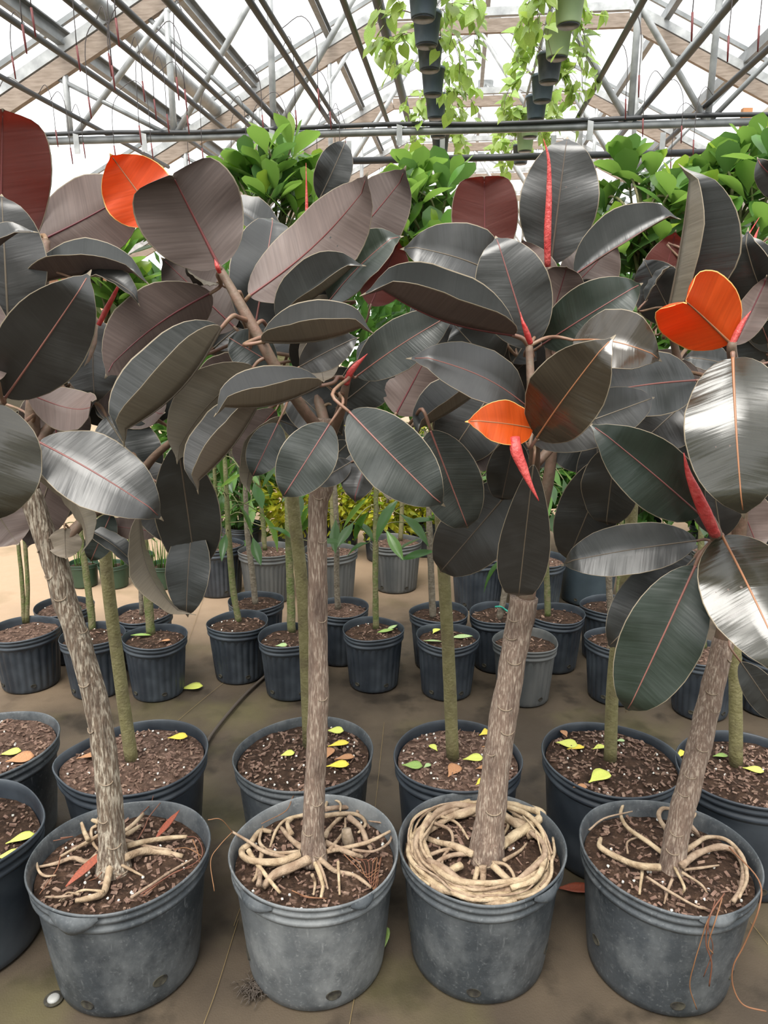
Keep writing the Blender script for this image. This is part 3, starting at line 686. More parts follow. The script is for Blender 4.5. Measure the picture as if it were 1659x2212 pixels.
plant('P3', 'rubber plant with thick trunk and coil of pale roots round the pot rim', .216, 1.405, dict(pk, matname='pot_grey', squash=(.008, 40), holes=((-100, .035, .012), (-172, .08, .011), (-28, .07, .011)), seed=3, chips=280),
      [(1132, 1290, 1.43), (1122, 1350, 1.43), (1108, 1420, 1.42), (1096, 1500, 1.415), (1080, 1600, 1.41), (1066, 1700, 1.405), (1055, 1800, 1.40), (1050, 1860, 1.395)][::-1],
      [82, 68, 62, 60, 59, 57, 58, 62], 'bark_brown',
      [([(1135, 1300, 1.43), (1150, 1200, 1.44), (1152, 1080, 1.36), (1155, 960, 1.26), (1148, 850, 1.24), (1143, 748, 1.26)], [40, 30, 26, 24, 20, 16]),
       ([(1150, 1180, 1.44), (1190, 1000, 1.46), (1190, 820, 1.47), (1185, 680, 1.48), (1187, 575, 1.49)], [30, 24, 20, 18, 14]),
       ([(1160, 1000, 1.33), (1220, 940, 1.36), (1280, 935, 1.36), (1320, 985, 1.36)], [22, 18, 16, 12]),
       ([(1150, 1150, 1.44), (1080, 980, 1.5), (1060, 760, 1.55), (1060, 600, 1.58)], [26, 20, 16, 14])], scars=9)
plant('P4', 'rubber plant with slanting trunk and red hair roots hanging over the pot front', .62, 1.375, dict(pk, matname='pot_grey', rimmat=None, squash=(.02, -35), holes=((-95, .036, .012), (-165, .09, .011), (-45, .07, .010)), seed=4, chips=330),
      [(1562, 1380, 1.42), (1550, 1440, 1.41), (1527, 1540, 1.40), (1503, 1640, 1.385), (1482, 1720, 1.375), (1464, 1800, 1.37), (1455, 1850, 1.365), (1450, 1890, 1.36)][::-1],
      [62, 54, 52, 51, 50, 49, 47, 44], 'bark_brown',
      [([(1560, 1400, 1.42), (1575, 1300, 1.40), (1562, 1210, 1.28), (1545, 1150, 1.2), (1535, 1120, 1.18)], [40, 32, 30, 28, 20]),
       ([(1570, 1330, 1.41), (1600, 1120, 1.38), (1605, 900, 1.3), (1582, 770, 1.19), (1582, 738, 1.18)], [34, 28, 24, 22, 18]),
       ([(1585, 1200, 1.39), (1520, 950, 1.45), (1470, 800, 1.46), (1445, 685, 1.44)], [26, 22, 18, 14]),
       ([(1600, 1080, 1.37), (1640, 850, 1.42), (1640, 700, 1.45), (1600, 620, 1.47)], [24, 20, 18, 14])], scars=10)
plant('P0', 'rubber plant in dark crumpled pot cut off by the left edge of the photo', -.985, 1.44, dict(pk, Rt=.19, Rb=.165, matname='pot_black', squash=(.03, 100), spike=(.08, 8, 10), holes=((-70, .03, .014),), seed=5, chips=280),
      [(-95, 1840, 1.42), (-95, 1600, 1.42), (-90, 1300, 1.42), (-85, 1100, 1.4)], [60, 54, 50, 44], 'bark_brown',
      [([(-85, 1100, 1.4), (-60, 960, 1.34), (-20, 890, 1.28), (8, 868, 1.26)], [34, 26, 20, 14]),
       ([(-85, 1120, 1.4), (-60, 880, 1.42), (-20, 720, 1.4), (0, 560, 1.45)], [34, 26, 22, 16])], scars=4)

# roots --------------------------------------------------------------------
rt, _, zs = ROWL['P2']
roots(rt, zs, 430, 1520, .3129, [
 (.012, [(760, 1070), (640, 1130), (520, 1185), (440, 1270)]), (.009, [(700, 1040), (560, 1090), (400, 1090), (310, 1060), (300, 1010), (350, 970), (420, 880), (500, 885)]),
 (.005, [(720, 1050), (600, 1060), (450, 1020), (340, 950), (230, 885)], .03), (.008, [(720, 1000), (640, 940), (560, 850)]), (.005, [(720, 770), (600, 800), (530, 880), (490, 990)]),
 (.008, [(870, 960), (960, 1000), (1060, 1040), (1130, 1060)]), (.006, [(880, 1020), (1040, 990), (1180, 950), (1320, 880)], .025), (.006, [(870, 920), (900, 860), (960, 800), (1010, 770)]),
 (.006, [(870, 775), (1000, 760), (1100, 770), (1150, 830), (1100, 890)]), (.007, [(870, 730), (960, 720), (1080, 715), (1095, 750)]), (.0075, [(1030, 780), (1120, 860), (1160, 960), (1190, 1010)]),
 (.0055, [(790, 1080), (830, 1170), (855, 1260), (840, 1340)]), (.006, [(830, 1070), (900, 1130), (950, 1160), (1080, 1190), (1190, 1270)]), (.004, [(820, 1090), (860, 1180), (890, 1280)]),
 (.006, [(340, 1010), (400, 1110), (480, 1210), (560, 1305)], .012), (.004, [(870, 720), (890, 670), (940, 665), (975, 690), (975, 740)], .02), (.0035, [(1060, 1010), (1200, 1020), (1310, 960), (1325, 890), (1280, 830), (1170, 810)], .015),
 (.004, [(960, 1090), (965, 1200), (970, 1320)]), (.006, [(410, 1250), (420, 1170), (400, 1100)]), (.007, [(640, 900), (610, 830), (650, 790)]), (.006, [(440, 1000), (400, 1180), (370, 1230)]),
 (.005, [(700, 1020), (520, 1030), (420, 960), (440, 850)]), (.0045, [(900, 1010), (1000, 880), (1010, 790)]), (.004, [(780, 1180), (800, 1240), (790, 1320)])])
roots(rt, zs, 430, 1520, .3129, [(.0012, [(1000 + 40 * i, 1040 + 12 * i), (1080 + 30 * i, 1120 - 10 * i), (1150 + 10 * i, 1180 + 20 * i), (1240, 1130 + 15 * i)]) for i in range(7)] +
      [(.0014, [(640 + 20 * i, 1290 + 8 * i), (740, 1330 + 4 * i), (880, 1345)]) for i in range(3)] + [(.0014, [(720, 590), (650, 640), (600, 740), (430, 830)], .05)], 'hair_root', 'root_hair')
V, F = tube([onz(753, 1826, zs), onz(750, 1805, zs + .03), onz(748, 1790, zs + .045)], [.014, .013, .011], 10, 2, lump=.3); s = obj('root', V, F, 'bark_scar', rt); s['label'] = 'sawn-off root stub'
for pts in ([(502, 1797, 1.3), (477, 1770, 1.28), (449, 1771, 1.27)], [(502, 1797, 1.3), (474, 1827, 1.27), (455, 1860, 1.25), (463, 1925, 1.22)]):
    V, F = tube(Ppath(pts), .0009, 5, 6); obj('hair_root', V, F, 'root_hair', rt)
rt, _, zs = ROWL['P1']
roots(rt, zs, 0, 1540, .3038, [
 (.009, [(800, 980), (780, 1100), (760, 1200), (735, 1280), (660, 1310), (540, 1335)]), (.005, [(700, 870), (600, 930), (430, 1020)], .012), (.006, [(690, 1010), (620, 1060), (520, 1030), (400, 1070), (230, 1105)]),
 (.006, [(625, 900), (600, 840), (578, 780)], .02), (.010, [(880, 1030), (1000, 985), (1120, 985), (1300, 1020)]), (.007, [(900, 950), (1050, 910), (1200, 890), (1330, 880)], .015), (.0045, [(890, 905), (1050, 950), (1220, 975)], .008),
 (.006, [(890, 840), (960, 780), (1020, 715)], .02), (.006, [(900, 865), (1000, 800)], .015), (.004, [(860, 1080), (940, 1120), (1025, 1165)]), (.0035, [(320, 915), (260, 990), (270, 1110), (320, 1160), (400, 1155)], .01),
 (.0045, [(690, 800), (650, 830), (660, 920), (720, 1000)], .01), (.004, [(930, 1315), (1080, 1220), (1220, 1125), (1370, 1040)], .012), (.0035, [(520, 1300), (420, 1310), (320, 1310)]), (.007, [(700, 775), (655, 760)], .01),
 (.003, [(740, 1270), (600, 1260), (520, 1290), (440, 1330)]), (.0025, [(560, 1290), (480, 1280), (420, 1340)])])
roots(rt, zs, 0, 1540, .3038, [(.0018, [(980, 900), (1030, 810), (1060, 740), (1140, 640)], .035), (.0015, [(1000, 720), (1070, 650), (1090, 590)], .03), (.0016, [(1000, 1290), (1200, 1160), (1400, 1060), (1440, 980), (1400, 890), (1330, 880)], .02), (.0016, [(1020, 1300), (1230, 1140), (1390, 1090)], .012),
 (.0015, [(1370, 900), (1410, 1000), (1420, 1080)], .02), (.0015, [(430, 1020), (400, 1120), (280, 1290)]), (.0013, [(430, 890), (520, 880), (380, 910), (320, 920)], .012), (.0013, [(1240, 970), (1330, 960), (1440, 1020)], .02), (.0013, [(740, 1110), (690, 1170), (610, 1200)])], 'hair_root', 'root_hair')
rt, _, zs = ROWL['P4']
roots(rt, zs, 820, 1520, .5057, [
 (.008, [(1200, 700), (1100, 690), (1000, 650), (940, 610), (945, 575)], .012), (.0085, [(1290, 690), (1360, 640), (1450, 612), (1520, 635), (1555, 700), (1545, 785), (1510, 845)], .012), (.006, [(1290, 640), (1350, 600), (1400, 570), (1480, 582), (1545, 645), (1570, 740), (1535, 830)], .016),
 (.006, [(1210, 640), (1130, 580), (1060, 530), (1030, 475), (1040, 430)], .02), (.0065, [(1240, 560), (1195, 490), (1205, 450), (1245, 448)], .015), (.007, [(1310, 505), (1350, 545), (1365, 570)]), (.0045, [(1190, 700), (1130, 690), (1120, 740), (1110, 815)]),
 (.0035, [(1250, 750), (1230, 800), (1215, 855)]), (.0035, [(1140, 740), (1250, 810), (1350, 865), (1400, 878)]), (.0035, [(1300, 710), (1380, 700), (1450, 690)]), (.0035, [(1290, 720), (1370, 770), (1400, 810)]), (.003, [(1320, 505), (1350, 470), (1340, 415)], .03),
 (.0028, [(895, 540), (960, 490), (1080, 460)], .02), (.004, [(1260, 700), (1300, 780), (1295, 810)]), (.003, [(1060, 640), (1060, 590), (1120, 570), (1160, 590)], .01)])
for pts, r in (([(1575, 1830, 1.30), (1638, 1900, 1.22), (1640, 1960, 1.17), (1608, 2040, 1.17), (1585, 2085, 1.17), (1583, 2128, 1.17), (1605, 2170, 1.16), (1655, 2185, 1.155)], .0016), ([(1565, 1930, 1.22), (1535, 1975, 1.182), (1525, 2035, 1.18), (1537, 2080, 1.18), (1532, 2130, 1.185)], .0016),
              ([(1550, 1950, 1.2), (1528, 1990, 1.18), (1512, 2040, 1.18), (1500, 2080, 1.18), (1490, 2130, 1.19), (1505, 2180, 1.2)], .0012), ([(1560, 1940, 1.21), (1545, 1990, 1.18), (1530, 2040, 1.178), (1540, 2060, 1.18)], .0014), ([(1545, 1945, 1.2), (1530, 2000, 1.178), (1540, 2050, 1.18), (1520, 2110, 1.187)], .001)):
    V, F = tube(Ppath(pts), r, 5, 6); obj('hair_root', V, F, 'root_hair', rt)
rt, _, zs = ROWL['P3']
roots(rt, zs, 820, 1520, .5057, [
 (.009, [(400, 645), (320, 610), (240, 590), (150, 552)]), (.0125, [(520, 605), (600, 550), (685, 490), (680, 462), (600, 440), (540, 425)], .02), (.006, [(400, 640), (300, 650), (230, 690), (190, 740)]), (.0095, [(440, 690), (442, 740), (438, 790)]),
 (.0085, [(480, 690), (540, 745), (600, 790)]), (.0085, [(350, 690), (300, 720), (310, 770), (345, 785)]), (.007, [(420, 700), (405, 760), (400, 790)]), (.0045, [(230, 510), (300, 540), (310, 600), (270, 660), (270, 740)], .012), (.0045, [(260, 480), (330, 510), (380, 580)]),
 (.0045, [(480, 680), (540, 690), (575, 740), (560, 770)], .01), (.0045, [(530, 670), (600, 630), (630, 595)]), (.009, [(250, 462), (330, 450), (420, 452)]), (.005, [(200, 650), (300, 620), (380, 640)], .005), (.005, [(540, 480), (550, 520), (530, 560)]), (.004, [(600, 780), (630, 720), (700, 640)], .01), (.004, [(180, 590), (200, 680), (230, 700)], .01)])
rng = random.Random(31)
for i in range(27):
    rr = rng.uniform(.128, .165); a0 = rng.uniform(0, 360); da = rng.uniform(90, 230); r = rng.choice((.0025, .0035, .0045, .006, .0075)); zz = zs + .006 + rng.uniform(0, .026)
    if i < 4: a0, da, r = (140, 200, .007) if i % 2 else (20, 130, .009)
    pts = []
    for k in range(9):
        a = R(a0 + da * k / 8); q = rr + .008 * math.sin(k * 1.7 + i); pts.append(Vector((.216 + q * math.cos(a), 1.405 + q * math.sin(a), zz + .006 * math.sin(k * 1.3 + i * 2))))
    V, F = tube(pts, [r, r, r * .9, r * .7], 8, 4, lump=.3, seed=i); obj('root', V, F, 'root', rt)

# leaves -------------------------------------------------------------------
def L(key, *a, **k):
    root, paths, _ = ROWL[key]; return leaf(root, paths, *a, **k)
# columns: base px, tip px, base depth, tip depth, width px, roll, fold, sag, kind
L('P0', 0, 560, 6, 236, 1.50, 1.47, 196, 180, 8, .04, 'm', pw=.36, belly=.2, shoulder=.1, label='backlit maroon leaf')
L('P0', 18, 705, 3, 412, 1.36, 1.38, 168, 0, 6, .03, 'd')
L('P0', -60, 640, 62, 488, 1.30, 1.27, 110, -75, 40, .10, 'd')
L('P0', -50, 610, -12, 835, 1.24, 1.2, 112, 170, 8, .08, 'u')
L('P0', 12, 858, 192, 596, 1.25, 1.20, 172, 4, 5, .05, 'p')
L('P0', -6, 872, -12, 1132, 1.17, 1.13, 180, -6, 8, .06, 's')
L('P0', -50, 1045, 40, 1178, 1.42, 1.42, 150, 178, 8, .05, 'd')
L('P1', 78, 524, 300, 405, 1.53, 1.56, 175, 165, 14, .06, 'u')
L('P1', 55, 618, 316, 590, 1.42, 1.38, 150, -70, 52, .04, 'd', wav=.3, recurve=-.05)
L('P1', 165, 602, 302, 648, 1.38, 1.36, 74, -60, 30, .16, 'd')
L('P1', 60, 850, 206, 876, 1.34, 1.30, 110, 155, 14, .22, 'u')
L('P1', 84, 955, 350, 1114, 1.24, 1.20, 165, -14, 12, .07, 'p')
L('P1', 385, 960, 424, 1238, 1.32, 1.38, 140, 8, 6, .0, 'd', belly=.15)
L('P1', 300, 1112, 402, 1338, 1.34, 1.30, 100, 118, 18, .14, 'o')
L('P1', 415, 1130, 402, 1336, 1.38, 1.33, 95, 10, 10, .05, 'd')
L('P1', 72, 1022, 190, 1194, 1.32, 1.28, 90, -122, 18, .20, 'o')
L('P1', 140, 1140, 142, 1208, 1.40, 1.38, 70, 175, 10, .05, 'o')
L('P1', 345, 1150, 215, 1132, 1.46, 1.46, 50, 180, 10, .1, 'u')
L('P1', 180, 1140, 308, 1238, 1.44, 1.42, 52, -35, 25, .1, 'd')
L('P1', 240, 1110, 195, 1215, 1.46, 1.43, 62, 0, 10, .05, 'g')
L('P1', 205, 690, 205, 870, 1.50, 1.46, 130, 20, 10, .06, 'd')
L('P1', 130, 720, 20, 850, 1.52, 1.5, 140, 0, 10, .06, 'd')
L('P1', 110, 830, 130, 1000, 1.52, 1.5, 150, 175, 10, .06, 'u')
L('P1', 300, 1000, 410, 1180, 1.46, 1.44, 130, 0, 10, .06, 'd')
L('P1', 230, 900, 330, 1060, 1.5, 1.48, 140, 0, 10, .06, 'd')
L('P1', 120, 1000, 60, 1180, 1.5, 1.46, 120, 180, 10, .06, 'd')
L('P1', 200, 820, 360, 900, 1.52, 1.5, 130, 160, 10, .08, 'u')
# P2 crown
L('P2', 478, 707, 242, 945, 1.27, 1.20, 235, 66, 54, -.10, 'o', wav=.3, recurve=-.05)
L('P2', 456, 632, 222, 806, 1.40, 1.36, 165, 158, 10, .12, 'u')
L('P2', 474, 577, 372, 378, 1.35, 1.30, 236, 180, 14, .10, 'u', belly=.2, pw=.44, shoulder=.2)
L('P2', 345, 480, 240, 336, 1.47, 1.46, 158, 180, 8, .08, 'r', label='young orange-red leaf at the top')
L('P2', 508, 708, 352, 560, 1.46, 1.46, 150, 180, 10, .06, 'u')
L('P2', 472, 612, 398, 576, 1.40, 1.36, 44, -80, 30, .1, 'o')
L('P2', 548, 722, 592, 458, 1.44, 1.52, 150, 4, 6, .05, 'p')
L('P2', 538, 640, 806, 386, 1.38, 1.36, 180, 152, 14, .10, 'u')
L('P2', 678, 600, 884, 368, 1.53, 1.50, 165, 160, 10, .06, 'u')
L('P2', 600, 692, 778, 560, 1.38, 1.34, 155, -52, 48, -.04, 'o', wav=.3, recurve=-.05)
L('P2', 712, 650, 862, 502, 1.50, 1.46, 130, -35, 26, .06, 'g')
L('P2', 800, 660, 862, 520, 1.54, 1.54, 110, 180, 10, .06, 'm')
L('P2', 566, 738, 802, 698, 1.24, 1.20, 172, -64, 54, -.08, 'o', wav=.3, recurve=-.05)
L('P2', 648, 792, 772, 728, 1.34, 1.32, 80, -10, 14, .06, 'd')
L('P2', 596, 790, 492, 728, 1.42, 1.42, 95, 0, 10, .05, 'y')
L('P2', 772, 812, 978, 678, 1.30, 1.26, 112, -14, 12, .08, 'y')
L('P2', 694, 832, 460, 876, 1.24, 1.14, 172, 64, 54, -.10, 'o', wav=.3, recurve=-.05)
L('P2', 548, 792, 372, 990, 1.32, 1.28, 150, 146, 14, .12, 'o')
L('P2', 562, 866, 410, 1054, 1.26, 1.20, 178, 64, 54, -.07, 'o', wav=.3, recurve=-.05)
L('P2', 712, 916, 610, 1076, 1.16, 1.12, 122, 0, 8, .03, 'y')
L('P2', 606, 900, 530, 1066, 1.30, 1.26, 70, 130, 18, .12, 'o')
L('P2', 596, 885, 512, 1010, 1.36, 1.32, 90, 150, 14, .1, 'u')
L('P2', 600, 915, 545, 1030, 1.28, 1.24, 80, 0, 10, .05, 'y')
L('P2', 755, 890, 957, 1094, 1.15, 1.08, 150, 6, 6, .04, 'y')
L('P2', 700, 1006, 758, 952, 1.34, 1.33, 52, 0, 8, .04, 'd')
L('P2', 758, 998, 676, 1046, 1.32, 1.30, 56, 0, 8, .04, 'd')
L('P2', 800, 975, 764, 1084, 1.34, 1.30, 96, 20, 26, .04, 'u')
L('P2', 850, 1010, 842, 1082, 1.4, 1.38, 50, 180, 10, .04, 'o')
L('P2', 930, 930, 1014, 1150, 1.26, 1.28, 136, 0, 8, .02, 'y')
L('P2', 855, 895, 935, 745, 1.42, 1.42, 150, 178, 8, .06, 'u')
L('P2', 1062, 822, 890, 932, 1.36, 1.30, 150, 58, 50, -.05, 'o', wav=.3, recurve=-.05)
L('P2', 690, 430, 748, 302, 1.62, 1.62, 80, 10, 14, .04, 'd')
L('P2', 610, 525, 468, 432, 1.60, 1.60, 90, 40, 26, .08, 'd')
L('P2', 640, 800, 720, 700, 1.48, 1.46, 100, 0, 10, .05, 'd')
L('P2', 620, 830, 740, 940, 1.46, 1.44, 110, 0, 10, .05, 'd')
L('P2', 740, 870, 850, 780, 1.44, 1.44, 110, 10, 10, .05, 'd')
L('P2', 650, 620, 770, 520, 1.58, 1.58, 130, 0, 10, .05, 'd')
L('P2', 560, 800, 420, 850, 1.46, 1.44, 120, 150, 10, .08, 'u')
L('P2', 680, 700, 700, 830, 1.44, 1.4, 90, 178, 10, .05, 'o')
# P3 crown
L('P3', 1150, 925, 1014, 908, 1.18, 1.13, 100, 14, 14, .06, 'r', label='young orange leaf low on the crown')
L('P3', 1152, 1003, 1118, 1308, 1.20, 1.27, 108, -6, 6, .0, 'd', belly=.4, wav=.4)
L('P3', 1160, 945, 1316, 733, 1.18, 1.06, 168, -10, 12, .06, 's')
L('P3', 1135, 876, 892, 765, 1.25, 1.18, 126, 28, 16, .12, 'p')
L('P3', 1110, 724, 795, 606, 1.25, 1.14, 215, 64, 54, -.07, 'u', wav=.3, recurve=-.05)
L('P3', 1146, 752, 1070, 505, 1.30, 1.32, 160, 2, 6, .04, 'p')
L('P3', 1100, 608, 872, 530, 1.50, 1.45, 150, 22, 12, .12, 'd')
L('P3', 1048, 570, 1046, 386, 1.60, 1.60, 146, 180, 8, .04, 'm', pw=.46, belly=.1, shoulder=.2, label='backlit maroon leaf')
L('P3', 1190, 572, 1226, 288, 1.50, 1.50, 168, -2, 4, .03, 'd')
L('P3', 1242, 594, 1466, 456, 1.46, 1.42, 145, -46, 42, .02, 'u', wav=.3, recurve=-.05)
L('P3', 1185, 705, 1226, 572, 1.40, 1.36, 112, 176, 12, .06, 'u', pw=.46)
L('P3', 1172, 744, 1388, 610, 1.36, 1.30, 130, -4, 10, .10, 'g')
L('P3', 1240, 735, 1428, 772, 1.28, 1.20, 145, -24, 16, .16, 's')
L('P3', 1150, 955, 1420, 856, 1.24, 1.22, 120, 0, 10, .06, 'd')
L('P3', 1118, 1040, 944, 1244, 1.40, 1.44, 150, 0, 8, .05, 'd')
L('P3', 1112, 945, 1082, 1088, 1.32, 1.36, 92, 0, 10, .0, 'd')
L('P3', 1320, 985, 1222, 1222, 1.36, 1.41, 132, 0, 10, .0, 'd')
L('P3', 1330, 960, 1308, 1142, 1.30, 1.34, 124, 10, 10, .0, 'd')
L('P3', 1290, 940, 1290, 1120, 1.42, 1.40, 90, 0, 10, .05, 'd')
L('P3', 1020, 700, 900, 800, 1.52, 1.50, 140, 0, 10, .08, 'd')
L('P3', 1060, 690, 960, 580, 1.56, 1.56, 140, 0, 10, .08, 'd')
L('P3', 1170, 690, 1130, 520, 1.46, 1.5, 120, 178, 10, .05, 'u')
L('P3', 1200, 640, 1320, 700, 1.5, 1.48, 130, 0, 10, .08, 'd')
L('P3', 1215, 640, 1330, 520, 1.55, 1.55, 130, 160, 10, .05, 'u')
L('P3', 1070, 800, 980, 700, 1.50, 1.48, 140, 0, 10, .08, 'd')
L('P3', 1060, 850, 960, 1000, 1.5, 1.48, 150, 0, 10, .08, 'd')
L('P3', 1200, 760, 1260, 640, 1.46, 1.44, 130, 0, 10, .08, 'd')
L('P3', 1090, 900, 1000, 1010, 1.48, 1.46, 130, 178, 10, .06, 'u')
L('P3', 1200, 900, 1300, 1010, 1.48, 1.46, 130, 0, 10, .06, 'd')
L('P3', 1190, 880, 1330, 820, 1.48, 1.46, 130, 0, 10, .06, 'd')
# P4 crown
L('P4', 1502, 822, 1245, 858, 1.36, 1.30, 160, 18, 14, .06, 'p')
L('P4', 1440, 692, 1494, 352, 1.36, 1.32, 235, 52, 54, .02, 'o', wav=.3, recurve=-.05)
L('P4', 1578, 742, 1474, 645, 1.19, 1.13, 178, 176, 22, .10, 'r', pw=.44, shoulder=.18, label='young orange-red folded leaf')
L('P4', 1586, 745, 1658, 598, 1.22, 1.22, 78, 170, 34, .05, 'u')
L('P4', 1583, 773, 1604, 1112, 1.17, 1.05, 206, 4, 6, .08, 's', pw=.5)
L('P4', 1558, 1160, 1528, 968, 1.24, 1.26, 116, 0, 8, .04, 'd')
L('P4', 1512, 1112, 1284, 920, 1.22, 1.16, 146, 6, 10, .06, 'g')
L('P4', 1505, 1168, 1210, 1216, 1.26, 1.30, 116, 14, 12, .05, 'd')
L('P4', 1502, 1222, 1350, 1548, 1.20, 1.17, 166, -4, 8, .04, 'g')
L('P4', 1500, 1205, 1312, 1400, 1.32, 1.28, 140, 0, 8, .05, 'd')
L('P4', 1560, 1158, 1706, 1462, 1.20, 1.00, 206, -10, 12, .06, 's')
L('P4', 1600, 1430, 1690, 1560, 1.3, 1.28, 70, 0, 8, .05, 'd')
L('P4', 1660, 760, 1606, 500, 1.42, 1.40, 120, 20, 14, .06, 'd')
L('P4', 1690, 700, 1606, 502, 1.36, 1.34, 110, -30, 20, .1, 'd')
L('P4', 1720, 420, 1634, 345, 1.40, 1.40, 70, -20, 20, .1, 'u')
L('P4', 1580, 792, 1478, 772, 1.30, 1.30, 66, 30, 20, .08, 'd')
L('P4', 1600, 640, 1495, 660, 1.40, 1.40, 90, 20, 14, .08, 'd')
L('P4', 1460, 700, 1390, 560, 1.46, 1.46, 110, 0, 10, .06, 'd')
L('P4', 1410, 690, 1460, 500, 1.52, 1.52, 110, 178, 10, .06, 'm')
L('P4', 1470, 560, 1530, 640, 1.52, 1.5, 110, 178, 10, .06, 'm')
L('P4', 1395, 650, 1452, 570, 1.42, 1.42, 44, -70, 30, .06, 'o')
L('P4', 1660, 740, 1640, 690, 1.3, 1.28, 60, 0, 10, .05, 'y')
L('P4', 1680, 820, 1620, 690, 1.44, 1.42, 150, 0, 10, .05, 'd')
L('P4', 1490, 860, 1380, 960, 1.46, 1.44, 140, 0, 10, .06, 'd')
L('P4', 1540, 900, 1440, 1050, 1.46, 1.44, 150, 0, 10, .06, 'd')
L('P4', 1480, 760, 1400, 880, 1.5, 1.48, 150, 178, 10, .06, 'd')
L('P4', 1600, 1000, 1690, 1150, 1.42, 1.40, 150, 0, 10, .06, 'd')
L('P4', 1600, 880, 1500, 950, 1.42, 1.40, 150, 0, 10, .06, 'd')
L('P4', 1590, 1060, 1640, 1190, 1.40, 1.38, 110, 178, 10, .06, 'u')
# extra inner leaves behind, turned away into the crowns
rng = random.Random(11)
for key, x0, x1, y0, y1, n in (('P1', 20, 330, 700, 1040, 9), ('P2', 400, 860, 640, 960, 14), ('P3', 900, 1300, 640, 1000, 14), ('P4', 1330, 1659, 640, 1080, 10)):
    for i in range(n):
        bx, by = rng.uniform(x0, x1), rng.uniform(y0, y1); a = rng.uniform(0, 6.28); l = rng.uniform(130, 200); Y = rng.uniform(1.56, 1.72)
        L(key, bx, by, bx + l * math.cos(a), by + l * math.sin(a) * .8, Y - .04, Y + .05, rng.uniform(85, 130), rng.choice((0, 0, 180)) + rng.uniform(-35, 35), rng.uniform(5, 20), rng.uniform(.03, .14), rng.choice('dduo'))
# red leaf sheaths
S_ = lambda key, pts, w, lb='long red pointed leaf sheath': sheath(ROWL[key][0], pts, w, lb)
S_('P1', [(213, 702, 1.44), (228, 672, 1.44), (245, 640, 1.43), (258, 612, 1.43), (274, 570, 1.43)], 15)
S_('P2', [(748, 830, 1.28), (756, 806, 1.27), (770, 788, 1.27), (782, 776, 1.27), (794, 764, 1.27)], 16, 'short maroon leaf sheath')
S_('P2', [(664, 585, 1.57), (664, 530, 1.57), (663, 470, 1.57), (662, 410, 1.57), (661, 352, 1.57)], 13)
S_('P2', [(474, 588, 1.34), (470, 578, 1.33), (467, 570, 1.33), (465, 565, 1.33), (463, 560, 1.33)], 11, 'tiny orange leaf bud')
S_('P3', [(1183, 576, 1.46), (1183, 500, 1.45), (1186, 420, 1.45), (1185, 345, 1.45), (1174, 300, 1.45)], 20)
S_('P3', [(1146, 742, 1.24), (1140, 725, 1.235), (1134, 708, 1.23), (1128, 692, 1.23), (1124, 674, 1.23)], 15, 'short red leaf sheath')
S_('P3', [(1112, 945, 1.14), (1116, 975, 1.13), (1130, 1010, 1.125), (1145, 1045, 1.12), (1164, 1082, 1.12)], 28, 'hanging pink-red leaf sheath')
S_('P4', [(1545, 1155, 1.19), (1522, 1105, 1.17), (1502, 1060, 1.16), (1486, 1020, 1.16), (1477, 978, 1.16)], 30)
S_('P4', [(1500, 650, 1.36), (1535, 606, 1.36), (1570, 565, 1.36), (1600, 532, 1.36), (1640, 470, 1.36)], 17)
S_('P4', [(1617, 580, 1.42), (1620, 555, 1.42), (1626, 530, 1.42), (1632, 510, 1.42), (1640, 490, 1.42)], 17)
S_('P4', [(1578, 750, 1.18), (1592, 720, 1.18), (1602, 700, 1.18), (1612, 685, 1.18), (1622, 672, 1.18)], 18)

# torn, folded lips on the rims
def lip(key, cx, cy, a0, a1, drop):
    rt = ROWL[key][0]; V = []; F = []; n = 10
    for i in range(n + 1):
        f = i / n; th = R(a0 + (a1 - a0) * f); nrm = Vector((math.cos(th), math.sin(th), 0)); s = math.sin(math.pi * f) ** .7 * (1 - abs(f - .45) * .5)
        for k, (dz, o) in enumerate(((-.004, .001), (-.012, .009), (-.012 - drop * s * .5, .012), (-.012 - drop * s, .004), (-.012 - drop * s - .002, -.004))):
            V.append(Vector((cx, cy, .285 + dz)) + nrm * (.185 + o * s))
    for i in range(n):
        for k in range(4): a = i * 5 + k; F.append((a, a + 5, a + 6, a + 1))
    o = obj('torn_lip', V, F, 'pot_grey', rt); o['label'] = 'folded torn lip of the pot rim'
lip('P1', -.576, 1.374, -118, -84, .034)
lip('P2', -.153, 1.388, -140, -112, .02)
lip('P2', -.153, 1.388, -62, -44, .016)
lip('P3', .216, 1.405, -62, -38, .018)
lip('P4', .62, 1.375, -92, -64, .016)
# ================================================================== small-leaf helpers
def small_leaf(name, prof, mats, bend=.1, fold=.25, heart=0.0):
    """unit-length leaf blade, x along; prof: half widths"""
    V = []; F = []; n = len(prof)
    for i, hw in enumerate(prof):
        t = i / (n - 1)
        for s in (-1, -.5, 0, .5, 1):
            x = t - heart * abs(s) * (1 - t) ** 3
            V.append(Vector((x, s * hw, -bend * t * t + fold * abs(s) * hw)))
    for i in range(n - 1):
        for j in range(4): a = i * 5 + j; F.append((a, a + 5, a + 6, a + 1))
    return mesh(name, V, F, mats)
OBO = [.02, .05, .13, .22, .285, .30, .25, .02]
LAN = [.015, .06, .12, .15, .15, .12, .07, .005]
THIN = [.01, .04, .07, .08, .075, .06, .03, .004]
HEA = [.20, .36, .40, .37, .30, .20, .10, .005]
M_OBO = {m: [small_leaf('leaf', OBO, m, b, f) for b, f in ((.05, .15), (.15, .3), (-.1, .2))] for m in ('green_leaf', 'green_leaf_dark', 'green_leaf_new')}
